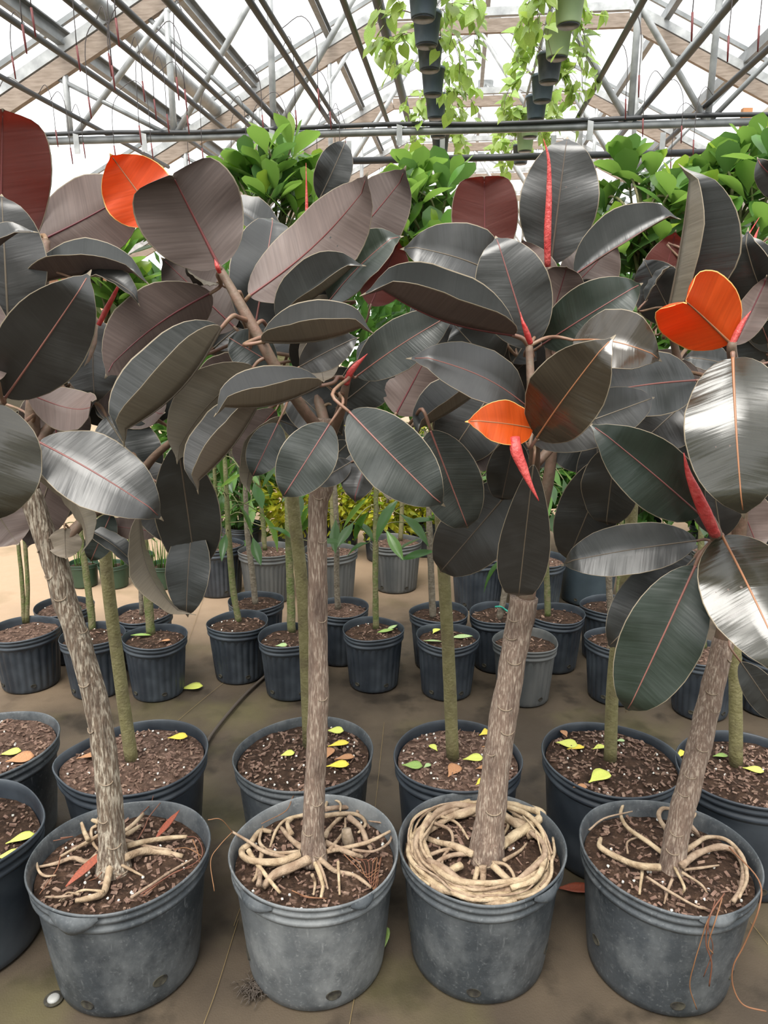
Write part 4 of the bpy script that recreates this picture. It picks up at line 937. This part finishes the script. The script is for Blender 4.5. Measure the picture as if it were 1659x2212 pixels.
M_LAN = {m: [small_leaf('leaf', LAN, m, b, f) for b, f in ((.15, .2), (.35, .35), (.05, .3))] for m in ('lance_leaf', 'lance_leaf_light', 'green_leaf_dark')}
M_HEA = [small_leaf('leaf', HEA, 'pothos_leaf', b, f, .12) for b, f in ((.1, .15), (.3, .25))]
def put_leaf(parent, me, p, d, n, size):
    d = d.normalized(); n = (n - d * n.dot(d))
    if n.length < 1e-4: n = d.orthogonal()
    n.normalize(); s = n.cross(d)
    rot = Matrix((d, s, n)).transposed()
    o = link('leaf', me, parent, p, rot); o.scale = (size, size, size); return o
def rv(rng): 
    v = Vector((rng.gauss(0, 1), rng.gauss(0, 1), rng.gauss(0, 1))); return v.normalized()

# ================================================================== second row: green-leaved standards
NUDGE = {44: .05, 52: .016, 55: .022, 56: .135, 61: .07, 21: .045, 22: .035, 25: .025}
def nudged(c, seed):
    d = NUDGE.get(seed, 0); return c.x * (c.y + d) / c.y, c.y + d
def row2(label, rim, tr, can, seed, Rt=.185, squash=(0, 0), spike=None, matname='pot_black', soil='soil', chips=380, clusters=17, pos=None):
    rng = random.Random(seed)
    x0, x1, yb, yf = rim; h = .285
    c = onz((x0 + x1) / 2, (yb + yf) / 2 - 2, h); cx, cy = nudged(c, seed)
    root = thing('potted_tree', (cx, cy, 0), label, 'potted plant', 'green-leaved trees in the second row')
    zs = pot(root, cx, cy, Rt, Rt * .83, h, matname, squash=squash, spike=spike, holes=((-95,),), seed=seed, soil=soil, drop=.018, chips=chips)
    top_px = tr[-1]
    base = onz(*tr[0], zs - .005); P = [base]
    for k, (x, y) in enumerate(tr[1:]): P.append(at(x, y, base.y + .01 * (k + 1)))
    Y = base.y + .05
    (ccx, ccy, rx, ry) = can
    C = at(ccx, ccy, Y + .05); r1 = rx * mpp(C); r2 = ry * mpp(C)
    P.append(P[-1] + (C - P[-1]) * .45); P.append(C - Vector((0, 0, r2 * .6)))
    r0 = 14 * mpp(base)
    trunk(root, P, [r0, r0 * .95, r0 * .9, r0 * .8, r0 * .6], 'bark_green', seg=12, lump=.05, n=6, seed=seed)
    tips = []
    for k in range(clusters):
        v = rv(rng); q = C + Vector((v.x * r1, v.y * r1 * .8, v.z * r2)) * rng.uniform(.55, 1.0); tips.append(q)
        a = P[-1] + Vector((rng.uniform(-.02, .02), rng.uniform(-.02, .02), rng.uniform(-.08, .04)))
        m = (a + q) / 2 + rv(rng) * .03 + Vector((0, 0, .03))
        tw = obj('twig', *tube([a, m, q], [.005, .0035, .0022], 6, 4), 'bark_moss', root)
        up = ((q - P[-1]).normalized() + Vector((0, 0, 1.1))).normalized(); side = up.orthogonal().normalized(); s2 = up.cross(side)
        nl = rng.randint(7, 9)
        for i in range(nl):
            a_ = 2.4 * i + rng.uniform(-.3, .3); el = .35 + .95 * (i / nl) + rng.uniform(-.2, .2)
            d = (side * math.cos(a_) + s2 * math.sin(a_)) * math.cos(el) + up * math.sin(el)
            n = up * math.cos(el) - (side * math.cos(a_) + s2 * math.sin(a_)) * math.sin(el)
            mm = 'green_leaf_new' if i >= nl - 1 else rng.choice(('green_leaf', 'green_leaf', 'green_leaf', 'green_leaf_dark'))
            sz = rng.uniform(.078, .112) * (1 - .45 * (i / nl) ** 2)
            put_leaf(root, rng.choice(M_OBO[mm]), q - up * .035 * (1 - i / nl) * 1.4, d, n, sz)
    return zs
row2('potted green tree whose round pot is cut by the left edge behind the crumpled pot', (-190, 133, 1556, 1700), [(-30, 1640), (-40, 1400), (-50, 1100)], (-60, 600, 120, 140), 21, squash=(.02, 30), matname='pot_grey', soil='soil_dry', clusters=5)
row2('potted green tree in pot pinched to a point, behind the cracked leaning trunk', (132, 455, 1560, 1738), [(285, 1645), (262, 1480), (228, 1200)], (235, 570, 130, 150), 22, squash=(.03, 25), spike=(.1, 188, 14), soil='soil_dry')
row2('potted green tree in wide dented pot behind the straight cut-topped trunk', (503, 810, 1545, 1705), [(668, 1615), (655, 1300), (632, 1075)], (590, 440, 135, 165), 23, squash=(.03, 30), matname='pot_grey', clusters=30)
row2('potted green tree behind the pot with coiled roots, strewn with yellow leaves', (848, 1130, 1550, 1710), [(978, 1640), (968, 1400), (956, 1190)], (915, 480, 140, 140), 24, Rt=.172, soil='soil_dry', clusters=25)
row2('potted green tree between the coiled-root pot and the rightmost front pot', (1163, 1475, 1562, 1730), [(1318, 1645), (1326, 1450), (1358, 1200)], (1400, 455, 140, 165), 25, Rt=.18, squash=(.02, -30), matname='pot_black', clusters=30)
row2('potted green tree cut off by the right edge behind the rightmost front pot', (1448, 1790, 1575, 1745), [(1590, 1655), (1588, 1450), (1584, 1300)], (1590, 450, 140, 165), 26, Rt=.18, squash=(.02, 20), matname='pot_black', clusters=30)

# ================================================================== third row: small ribbed pots
def row3(label, rim, ybase, tr, seed, tm='bark_moss', soil='soil', matname='pot_black', Rt=.123, h=.235, leaves=14, twr=10, tops=None, ribs=26, tie=False, group='small ribbed pots in the third row', chips=40, spread=.2, name='potted_sapling', zrange=(.55, 1.15), lmats=('lance_leaf', 'lance_leaf', 'lance_leaf_light')):
    rng = random.Random(seed)
    x0, x1, yb, yf = rim; c = onz((x0 + x1) / 2, (yb + yf) / 2, h); cx, cy = nudged(c, seed)
    root = thing(name, (cx, cy, 0), label, 'potted plant', group)
    wob = .012
    zs = pot(root, cx, cy, Rt, Rt * .80, h, matname, ribs=ribs, holes=((-60, .03, .008), (-130, .03, .008)), seed=seed, soil=soil, drop=.022, chips=chips, wob=wob, squash=(rng.uniform(-.02, .02), rng.uniform(0, 90)))
    paths = []
    for ti, t in enumerate(tr):
        base = onz(*t[0], zs - .005); P = [base] + [at(x, y, base.y + .01 * k) for k, (x, y) in enumerate(t[1:], 1)]
        r0 = twr / 2 * mpp(base)
        P.append(P[-1] + (P[-1] - P[-2]).normalized() * .3 if P[-1].z < .85 else P[-1] + Vector((0, 0, .1)))
        trunk(root, P, [r0 * 1.1, r0, r0 * .9, r0 * .6], tm, seg=9, lump=.2, n=6, seed=seed + ti); paths.append(P)
    P = paths[0]
    for i in range(leaves):
        z = rng.uniform(*zrange); a = rng.uniform(0, 6.28)
        q0 = P[-1].copy(); 
        for A, B in zip(P[:-1], P[1:]):
            if A.z <= z <= B.z: q0 = A + (B - A) * ((z - A.z) / (B.z - A.z)); break
        d = Vector((math.cos(a), math.sin(a), rng.uniform(-.5, .5))); q = q0 + d * rng.uniform(.03, spread)
        obj('petiole', *tube([q0, (q0 + q) / 2 + Vector((0, 0, .015)), q], .0022, 5, 3), 'bark_moss', root)
        put_leaf(root, rng.choice(M_LAN[rng.choice(lmats)]), q, d + Vector((0, 0, rng.uniform(-1.2, .1))), Vector((0, 0, 1)) + rv(rng) * .5, rng.uniform(.11, .17))
    if tie:
        b = P[0]; V, F = tube([b + Vector((-.02, -.01, .06)), b + Vector((0, -.02, .065)), b + Vector((.02, -.012, .05)), b + Vector((.05, -.03, .03)), b + Vector((.055, -.04, -.0))], .004, 6, 4)
        obj('plant_tie', V, F, 'teal_tie', root)['label'] = 'teal plant tie'
    return root
row3('small ribbed pot with a twin green stem, at the left edge of the photo', (-22, 130, 1325, 1388), 1488, [[(52, 1345), (48, 1260), (38, 1160)], [(58, 1345), (60, 1260), (52, 1150)]], 41, soil='soil_dry', twr=9, leaves=9, Rt=.135, zrange=(.55, .9), lmats=('green_leaf_dark',))
row3('small ribbed pot half hidden by the cracked leaning trunk, mossy stem', (126, 275, 1336, 1402), 1495, [[(200, 1362), (193, 1290), (182, 1210)]], 42, twr=15, leaves=8, zrange=(.6, .9), lmats=('green_leaf_dark',))
row3('small ribbed pot with a mossy stem and a fallen green leaf', (262, 405, 1338, 1408), 1502, [[(326, 1372), (320, 1290), (312, 1180)]], 43, twr=18, leaves=8, zrange=(.65, .95), lmats=('green_leaf_dark',))
row3('low black pot with teal tie behind the cracked leaning trunk', (75, 205, 1292, 1342), 1420, [[(155, 1320), (150, 1250), (128, 1170)]], 44, tm='bark_grey', soil='soil_dry', twr=15, tie=True, leaves=6)
row3('black pot with crooked rim standing behind the two ribbed pots on the left', (250, 368, 1298, 1345), 1420, [[(306, 1330), (303, 1250), (300, 1180)]], 45, tm='bark_grey', soil='soil_dry', twr=9, leaves=6)
row3('small ribbed pot with a knobbly green stem, beside the black hose', (448, 578, 1312, 1372), 1470, [[(516, 1345), (503, 1270), (494, 1160), (490, 1080)]], 46, twr=13)
row3('empty-looking black pot behind the knobbly green stem', (490, 617, 1270, 1322), 1400, [[(552, 1306), (545, 1240), (534, 1150), (530, 1060)]], 47, tm='bark_grey', twr=12, leaves=18)
row3('small ribbed pot just left of the straight cut-topped trunk', (560, 692, 1340, 1402), 1507, [[(630, 1365), (628, 1290), (624, 1180), (622, 1080)]], 48, twr=17)
row3('black pot peeking out right of the straight cut-topped trunk', (672, 797, 1282, 1338), 1425, [[(730, 1318), (727, 1240), (728, 1150), (725, 1090)]], 49, tm='bark_grey', soil='soil_dry', twr=12, leaves=12)
row3('small ribbed pot with crumpled green cuttings on its soil', (743, 871, 1328, 1386), 1492, [[(812, 1360), (811, 1280), (811, 1180), (812, 1100)]], 50, twr=13, leaves=16)
row3('small ribbed pot with three pale fallen leaves behind a green trunk', (897, 1036, 1340, 1402), 1508, [[(962, 1380), (962, 1300), (960, 1200)]], 51, twr=9, leaves=8)
row3('black pot behind the one with three pale fallen leaves', (884, 1012, 1300, 1348), 1450, [[(935, 1335), (932, 1260), (928, 1150), (926, 1090)]], 52, tm='bark_grey', twr=14, leaves=14)
row3('black pot with slanting stem left of the thick trunk', (1012, 1142, 1298, 1348), 1455, [[(1078, 1338), (1090, 1280), (1094, 1200), (1100, 1100)]], 53, tm='bark_grey', twr=13, tie=True, leaves=12)
row3('dusty ribbed pot standing right behind the thick trunk', (1062, 1208, 1352, 1412), 1525, [[(1140, 1380), (1140, 1300), (1145, 1200)]], 54, matname='pot_ash', twr=10, leaves=8)
row3('black pot to the right of the thick trunk, stem below the hanging leaf', (1142, 1255, 1303, 1352), 1450, [[(1183, 1332), (1182, 1270), (1178, 1180), (1180, 1080)]], 55, twr=13, leaves=14)
row3('black pot in the gap left of the long drooping leaf, farther one', (1255, 1372, 1308, 1355), 1450, [[(1320, 1335), (1316, 1260), (1312, 1150)]], 56, tm='bark_grey', twr=14, leaves=12)
row3('ribbed pot half hidden behind the long drooping leaf', (1270, 1400, 1350, 1410), 1515, [[(1335, 1380), (1335, 1300), (1340, 1200)]], 57, twr=10, leaves=8)
row3('ribbed pot between the long drooping leaf and the slanting trunk', (1452, 1596, 1375, 1440), 1540, [[(1518, 1400), (1516, 1340), (1515, 1230)]], 58, twr=16, leaves=8, soil='soil_dry')
row3('ribbed pot cut off by the right edge of the photo', (1600, 1742, 1370, 1435), 1530, [[(1670, 1400), (1670, 1300), (1670, 1200)]], 59, twr=12, leaves=8)

# ================================================================== fourth row: larger grey ribbed pots
g4 = 'larger pots in the fourth row'
def row4(label, rim, tr, seed, m='pot_ash', **k):
    return row3(label, rim, 0, tr, seed, matname=m, Rt=k.pop('Rt', .145), h=.27, group=g4, name='potted_shrub', soil='soil_dry', spread=.28, chips=30, ribs=k.pop('ribs', 34), **k)
row4('large dark smooth pot behind the drooping leaf left of the knobbly stem', (420, 520, 1165, 1200), [[(470, 1185), (468, 1120), (465, 1050)]], 61, 'pot_black', leaves=26)
row4('large grey ribbed pot behind the knobbly green stem', (516, 634, 1168, 1205), [[(572, 1188), (568, 1130), (560, 1060)]], 62, leaves=34, zrange=(.5, 1.2))
row4('large grey pot right behind the straight cut-topped trunk', (655, 773, 1168, 1205), [[(722, 1190), (718, 1120), (716, 1060)]], 63, tm='bark_green', leaves=12)
row4('pale grey ribbed pot farthest back in front of the yellow shrubs', (800, 910, 1150, 1184), [[(865, 1168), (868, 1110), (868, 1070)]], 64, tm='bark_green', leaves=10)
row4('large dark ribbed pot under green leaves, left of the long hanging leaf', (978, 1090, 1180, 1214), [[(1035, 1195), (1035, 1130), (1035, 1060)]], 65, 'pot_black', leaves=40, zrange=(.32, 1.1))
row4('wide dark pot in the shade behind the crossing dark leaves', (1212, 1335, 1170, 1206), [[(1275, 1190), (1278, 1120), (1280, 1040)]], 66, 'pot_slate', leaves=26, Rt=.16, ribs=0)
row4('dark pot partly hidden by the long hanging leaf', (1120, 1200, 1190, 1220), [[(1160, 1200), (1160, 1130), (1160, 1040)]], 67, 'pot_black', leaves=26)
row4('grey pot in the shade at the far right', (1500, 1610, 1170, 1205), [[(1555, 1190), (1555, 1130), (1555, 1050)]], 68, 'pot_ash', leaves=16)

# small green pots of upright seedlings, far left
rng = random.Random(77)
for x0, x1, yb, yf, lb in ((212, 278, 1212, 1222, 'small green pot of thin seedlings between two mossy stems'), (158, 198, 1210, 1220, 'small green pot half hidden by the dark green leaf, far left'), (322, 372, 1213, 1224, 'small green pot of thin seedlings left of the drooping brown leaf'), (285, 315, 1192, 1200, 'small green pot between the two seedling pots, farther back')):
    c = onz((x0 + x1) / 2, (yb + yf) / 2, .13); rt = thing('seedling_pot', (c.x, c.y, 0), lb, 'potted plant', 'small green seedling pots')
    pot(rt, c.x, c.y, .085, .07, .13, 'pot_green', holes=(), seed=x0, drop=.02, chips=0, seg=32)
    for i in range(16):
        a = rng.uniform(0, 6.28); r = rng.uniform(0, .06); b = Vector((c.x + r * math.cos(a), c.y + r * math.sin(a), .105)); t = b + Vector((rng.uniform(-.03, .03), rng.uniform(-.03, .03), rng.uniform(.12, .22)))
        obj('stem', *tube([b, (b + t) / 2, t], [.003, .002, .001], 5, 2), 'lance_leaf_light', rt)

# yellow-variegated and green shrubs behind
def shrub(label, cx, cy, w, h, m, seed, cat='shrub', z0=.12, n=420, ls=.06, group='shrubs at the back'):
    rng = random.Random(seed); rt = thing('shrub', (cx, cy, 0), label, cat, group)
    zs = pot(rt, cx, cy, .13, .11, .22, 'pot_black', holes=(), seed=seed, chips=0, seg=32)
    for i in range(5):
        a = i * 1.256; e = Vector((cx + w * .5 * math.cos(a), cy + w * .4 * math.sin(a), h * .8)); obj('stem', *tube([(cx, cy, .18), (cx + .3 * (e.x - cx), cy + .3 * (e.y - cy), h * .45), e], [.01, .007, .004], 6, 3), 'bark_grey', rt)
    V = []; F = []
    for i in range(n):
        v = rv(rng); q = Vector((cx + v.x * w * .6, cy + v.y * w * .6, z0 + (h - z0) * (.5 + .5 * v.z * rng.uniform(.3, 1)))); q.x = cx + (q.x - cx) * rng.uniform(.5, 1); q.y = cy + (q.y - cy) * rng.uniform(.6, 1)
        d = (v + Vector((0, 0, .3)) + rv(rng) * .6).normalized(); s = d.cross(rv(rng)).normalized(); l = ls * rng.uniform(.7, 1.3); nn = d.cross(s)
        o = len(V); V += [q, q + d * l * .5 + s * l * .26 + nn * .004, q + d * l, q + d * l * .5 - s * l * .26 + nn * .004, q + d * l * .5 - nn * .004]
        F += [(o, o + 1, o + 4), (o + 1, o + 2, o + 4), (o + 2, o + 3, o + 4), (o + 3, o, o + 4)]
    f = obj('foliage', V, F, m, rt, smooth=False); f['kind'] = 'stuff'
for i, (px, m, hh, Y, lb) in enumerate(((640, 'gold_leaf', .8, 4.4, 'yellow-variegated leafy shrub just left of the straight cut-topped trunk'), (730, 'gold_leaf', .8, 4.4, 'yellow-variegated leafy shrub just right of the straight cut-topped trunk'), (830, 'gold_leaf', .8, 4.4, 'yellow-variegated leafy shrub above the pale grey ribbed pot'), (920, 'gold_leaf', .8, 4.4, 'yellow-variegated leafy shrub behind the tip of the dusty hanging leaves'),
        (520, 'shrub_leaf', 1.6, 4.4, 'dense green shrub far behind the knobbly green stem'), (430, 'shrub_leaf', 1.6, 4.6, 'dense green shrub behind the dark drooping leaf on the left'), (1030, 'shrub_leaf', 1.5, 4.4, 'dense green shrub behind the long hanging leaf'), (1150, 'shrub_leaf', 1.6, 4.4, 'dense green shrub behind the orange leaf and its sheath'),
        (1270, 'shrub_leaf', 1.15, 4.4, 'dense green shrub behind the wide dark pot'), (1400, 'shrub_leaf', 1.2, 4.4, 'dense green shrub in the shade behind the crossing dark leaves'), (1540, 'shrub_leaf', 1.2, 4.4, 'dense green shrub far behind the slanting trunk'), (1660, 'shrub_leaf', 1.3, 4.4, 'dense green shrub at the far right'))):
    p = at(px, 1100, Y); shrub(lb, p.x, Y + .12 * (i % 2), .42, hh, m, 300 + i, n=1000, ls=.065 if m == 'gold_leaf' else .1, z0=.06)

# tall leafy trees far behind, closing the view under the roof
for i, (px, Y, w, hh, lb) in enumerate(((-60, 7.2, 1.2, 2.1, 'at the far left'), (430, 6.6, 1.0, 2.1, 'behind the orange-red top leaf'), (560, 7.4, 1.2, 2.3, 'left of the hanging pots'), (760, 6.5, 1.1, 2.1, 'below the left column of hanging pots'), (960, 7.6, 1.2, 2.2, 'between the columns of hanging pots'), (1150, 6.6, 1.2, 2.1, 'below the right column of hanging pots'), (1350, 7.4, 1.2, 2.2, 'right of the hanging pots'), (1530, 6.7, 1.2, 2.3, 'behind the tall folded leaf'), (1720, 7.3, 1.3, 2.4, 'at the far right'))):
    p = at(px, 800, Y); shrub(f'tall dark green leafy tree far back, {lb}', p.x, Y, w, hh, 'shrub_leaf', 400 + i, cat='tree', z0=.3, n=1300, ls=.16, group='tall trees at the back')

# ================================================================== hanging pothos baskets
def basket(label, u, w, h, m, seed, side):
    rng = random.Random(seed); c = g(u, w, h); rt = thing('hanging_pot', c, label, 'hanging plant', 'hanging pothos pots')
    r1, r0, ph = .098, .072, .19; V = []; F = []; sg = 24
    prof = [(.002, -ph), (r0, -ph), (r0 + .002, -ph + .006), (r1 * .93, -.025), (r1 * .96, -.024), (r1, -.02), (r1, 0), (r1 - .004, 0), (r1 - .008, -.02), (.002, -.022)]
    for r, z in prof:
        for j in range(sg): a = 2 * math.pi * j / sg; V.append(c + Vector((r * math.cos(a), r * math.sin(a), z)))
    for i in range(len(prof) - 1):
        for j in range(sg): F.append((i * sg + j, i * sg + (j + 1) % sg, (i + 1) * sg + (j + 1) % sg, (i + 1) * sg + j))
    obj('pot', V, F, m, rt)
    V, F = tube([c + Vector((0, 0, -ph - .001)), c + Vector((0, 0, -ph - .008))], [r0 * .95, r0 * .9], 20, 1); obj('saucer', V, F, 'pot_black', rt)
    parts = []
    for k in range(3):
        a = 2.09 * k + .4; parts.append(tube([c + Vector((r1 * math.cos(a), r1 * math.sin(a), -.005)), c + Vector((0, 0, .28))], .0016, 4, 1))
    parts.append(tube([c + Vector((0, 0, .28)), c + Vector((0, 0, .36))], .003, 5, 1))
    obj('hanger', *join(parts), 'black_pipe', rt)
    for k in range(8):
        a = rng.choice((0, 0, 0, math.pi, math.pi)) * 1.0 + rng.gauss(0, .55); r = rng.uniform(.15, .36); l = rng.uniform(-.1, .24)
        P = [c + Vector((.05 * math.cos(a), .05 * math.sin(a), -.01)), c + Vector((r * .6 * math.cos(a), r * .6 * math.sin(a), .04)), c + Vector((r * math.cos(a), r * math.sin(a), -.03 - l * .4)), c + Vector((r * 1.05 * math.cos(a + .2), r * 1.05 * math.sin(a + .2), -.05 - l))]
        obj('vine', *tube(P, .002, 5, 4), 'vine', rt)
        S = smooth_path(P, 3)
        for i in range(2, len(S)):
            if rng.random() < .25: continue
            d = Vector((math.cos(a), math.sin(a), 0)) * .4 + rv(rng) + Vector((0, 0, -.7)); put_leaf(rt, rng.choice(M_HEA), S[i], d, Vector((math.cos(a) * .5, -.7, .8)), rng.uniform(.075, .125))
ordn = ('nearest', 'second', 'third', 'fourth', 'fifth', 'sixth', 'seventh', 'eighth')
uA = at_h(925, 60, 2.0); uB = at_h(1208, 60, 2.0)
for k, y in enumerate((-38, 28, 88, 148, 205, 250, 290)):
    du, dw, dz = guwh(ray(925, y)); w = 2.02 / dz * dw
    basket(f'dark hanging pot with trailing pothos, {ordn[k]} of the left-hand column', uA, w, 2.02, ('pot_slate', 'pot_slate', 'pot_black', 'pot_slate', 'pot_slate', 'pot_slate', 'pot_black')[k], 500 + k, -1)
for k, (y, m, cn) in enumerate(((-20, 'pot_lime', 'lime green'), (58, 'pot_lime', 'lime green'), (116, 'pot_black', 'black'), (162, 'pot_slate', 'slate grey'), (206, 'pot_slate', 'slate grey'), (248, 'pot_lime', 'lime green'), (282, 'pot_lime', 'lime green'), (312, 'pot_black', 'black'))):
    du, dw, dz = guwh(ray(1208, y)); w = 2.02 / dz * dw
    basket(f'{cn} hanging pot with trailing pothos, {ordn[k]} of the right-hand column', uB, w, 2.02, m, 520 + k, 1)
for u, lb in ((uA, 'left'), (uB, 'right')):
    tag(obj('hanging_rail', *tube([g(u, 3, 2.38), g(u, 6, 2.38), g(u, 13, 2.38)], .012, 8, 3), 'galvanised'), f'thin steel rail carrying the {lb}-hand column of hanging pots', 'rail')

# ================================================================== fallen leaves, debris
def fallen(px, py, z, ang, size, m, label, prof=OBO, tilt=.2, bend=.15, seed=0):
    p = onz(px, py, z + .006)
    me = small_leaf('fallen_leaf', prof, m, bend * .4, .18); rng = random.Random(int(px * 7 + py))
    V = [v.copy() for v in (x.co for x in me.vertices)]
    o = link('fallen_leaf', me, None, p, Matrix.Rotation(R(ang), 3, 'Z') @ Matrix.Rotation(rng.uniform(-tilt, tilt), 3, 'X') @ Matrix.Rotation(-tilt * .5, 3, 'Y')); o.scale = (size, size, size)
    s = o.modifiers.new('thickness', 'SOLIDIFY'); s.thickness = .0012 / size
    return tag(o, label, 'leaf', 'fallen leaves')
ZS = .285 - .018
for a in ((605, 1632, ZS, 20, .04, 'leaf_lime', 'small lime leaf lying on soil left of the straight trunk'), (708, 1612, ZS, 15, .06, 'leaf_yellow', 'bright yellow leaf, upper of three right of the straight trunk'), (703, 1640, ZS, 80, .055, 'leaf_tan', 'orange-brown leaf touching the right side of the straight trunk'), (705, 1655, ZS, 5, .06, 'leaf_yellow', 'yellow leaf, lower of three right of the straight trunk'), (705, 1578, ZS, -5, .05, 'leaf_lime', 'narrow yellow leaf at the back rim right of the straight trunk'), (722, 1640, ZS, 10, .055, 'leaf_tan', 'curled brown leaf beside the yellow leaves in the dented pot'),
          (1035, 1588, ZS, 30, .05, 'leaf_yellow', 'bright yellow leaf at the back of the pot behind the coiled roots'), (1000, 1640, ZS, 5, .055, 'leaf_lime', 'yellow-green leaf right of the green trunk'), (868, 1652, ZS, -10, .055, 'leaf_fallen_green', 'round green leaf at the left rim behind the coiled roots'), (945, 1622, ZS, 120, .035, 'leaf_lime', 'small lime leaf just left of the green trunk'), (915, 1658, ZS, 40, .025, 'leaf_pale_green', 'tiny pale leaf on the soil beside the round green leaf'), (1028, 1695, ZS, 40, .035, 'leaf_yellow', 'small yellow leaf near the front rim behind the coiled roots'), (1028, 1660, ZS, 10, .035, 'leaf_tan', 'tan leaf scrap left of the thick trunk'), (968, 1678, ZS, 60, .06, 'leaf_tan', 'large crumpled brown leaf below the green trunk'), (1040, 1612, ZS, -20, .03, 'leaf_tan', 'tan scrap above the yellow-green leaf'),
          (1200, 1603, ZS, -20, .06, 'leaf_lime', 'cream-yellow leaf at the back left of the strewn pot'), (1225, 1618, ZS, 10, .05, 'leaf_yellow', 'yellow leaf with brown spots at the back left of the strewn pot'), (1225, 1592, ZS, 100, .035, 'leaf_tan', 'upright tan leaf above the cream-yellow one'), (1280, 1618, ZS, 20, .04, 'leaf_lime', 'pale leaf left of the thin trunk in the strewn pot'), (1272, 1690, ZS, 35, .075, 'leaf_lime', 'large lime-yellow leaf at the front of the strewn pot'), (1238, 1700, ZS, 0, .035, 'leaf_tan', 'small tan leaf at the front rim of the strewn pot'), (1330, 1600, ZS, 0, .025, 'leaf_pale_green', 'tiny pale leaf right of the thin trunk'),
          (1467, 1636, ZS, 60, .04, 'leaf_yellow', 'yellow leaf left of the slanting trunk'), (1540, 1633, ZS, 0, .04, 'leaf_fallen_green', 'green leaf between the slanting and the upright trunk'), (1604, 1658, ZS, -25, .05, 'leaf_lime', 'narrow lime leaf at the foot of the upright trunk on the right'),
          (362, 1594, ZS, 5, .055, 'leaf_yellow', 'orange-yellow leaf at the back rim of the pinched pot'), (165, 1638, ZS, 15, .06, 'leaf_tan', 'tan leaf left of the cracked trunk in the pinched pot'), (-2, 1630, ZS, 15, .055, 'leaf_lime', 'yellow leaf in the pot at the left edge'), (12, 1645, ZS, 20, .07, 'leaf_tan', 'tan leaf below the yellow one at the left edge'),
          (12, 1822, .25, 30, .06, 'leaf_lime', 'yellow-green leaf in the crumpled dark pot'), (-8, 1852, .25, 10, .05, 'leaf_lime', 'yellow leaf cut by the left edge in the crumpled dark pot')):
    fallen(*a)
zr = .235 - .022
for a in ((282, 1372, zr, -5, .085, 'leaf_fallen_green', 'green leaf on soil in front of the mossy stem'), (345, 1385, zr, 10, .04, 'leaf_tan', 'pale dry scrap beside the green leaf in front of the mossy stem'), (815, 1366, zr, 20, .07, 'leaf_fallen_green', 'crumpled green cutting, left one of a heap'), (835, 1362, zr, 50, .07, 'leaf_pale_green', 'crumpled green cutting, right one of a heap'), (915, 1384, zr, -10, .07, 'leaf_pale_green', 'pale leaf left of the green trunk in the small pot'), (975, 1377, zr, 5, .085, 'leaf_pale_green', 'pale leaf right of the green trunk in the small pot'), (935, 1368, zr, 60, .05, 'leaf_lime', 'lime leaf behind the pale one in the small pot'), (1490, 1400, zr, 30, .07, 'leaf_lime', 'lime leaf in the pot left of the slanting trunk'), (595, 1395, zr, 5, .045, 'leaf_pale_green', 'pale leaf at the front rim left of the straight trunk')):
    fallen(*a, prof=LAN if a[4] > .06 else OBO)
fallen(388, 1488, 0, 12, .09, 'leaf_lime', 'lime-green leaf lying on the mat right of the mossy-stemmed pot')
fallen(820, 2072, .0, 75, .075, 'leaf_fallen_green', 'green leaf standing against the right foot of the pale dusty pot', tilt=.9)
fallen(1255, 1340, .0, 75, .09, 'leaf_lime', 'lime leaf on the mat between two black pots')
fallen(1205, 1918, .0, -5, .11, 'leaf_rust', 'narrow dried red leaf on the mat between the coiled-root and rightmost pots', prof=LAN)
fallen(142, 1915, .262, 60, .12, 'leaf_rust', 'dried rust-red leaf on the roots left of the cracked trunk', prof=THIN, tilt=.5)
fallen(335, 1812, .262, 70, .09, 'leaf_rust', 'dried red strip of leaf right of the cracked trunk', prof=THIN, tilt=.5)
V, F = tube([onz(582, 1452, .008), onz(530, 1500, .008), onz(490, 1545, .008), onz(455, 1590, .008), onz(440, 1620, .008), onz(400, 1700, .008)], .006, 8, 6); tag(obj('hose', V, F, 'hose'), 'thin brown hose running over the mat between the left pots', 'hose')
c = onz(116, 2158, 0); pn = thing('ground_pin', c, 'round steel ground pin head on the mat beside the left front pot', 'pin')
obj('head', *tube([c + Vector((0, 0, .0)), c + Vector((0, 0, .003)), c + Vector((0, 0, .006))], [.013, .013, .009], 16, 1), 'steel', pn); obj('washer', *tube([c, c + Vector((0, 0, .0015))], .02, 18, 1), 'hole_dark', pn)
rng = random.Random(5)
dv = []
for i in range(130):
    b = onz(555 + rng.gauss(0, 14), 2135 + rng.gauss(0, 10), .002); a = rng.uniform(0, 6.28); l = rng.uniform(.01, .03); dv.append(tube([b, b + Vector((math.cos(a) * l * .5, math.sin(a) * l * .5, .008)), b + Vector((math.cos(a) * l, math.sin(a) * l, .002))], .0008, 4, 1))
d = obj('root_litter', *join(dv), 'hose'); tag(d, 'tuft of dry dark root fibres on the mat at the left foot of the pale pot', 'litter'); d['kind'] = 'stuff'
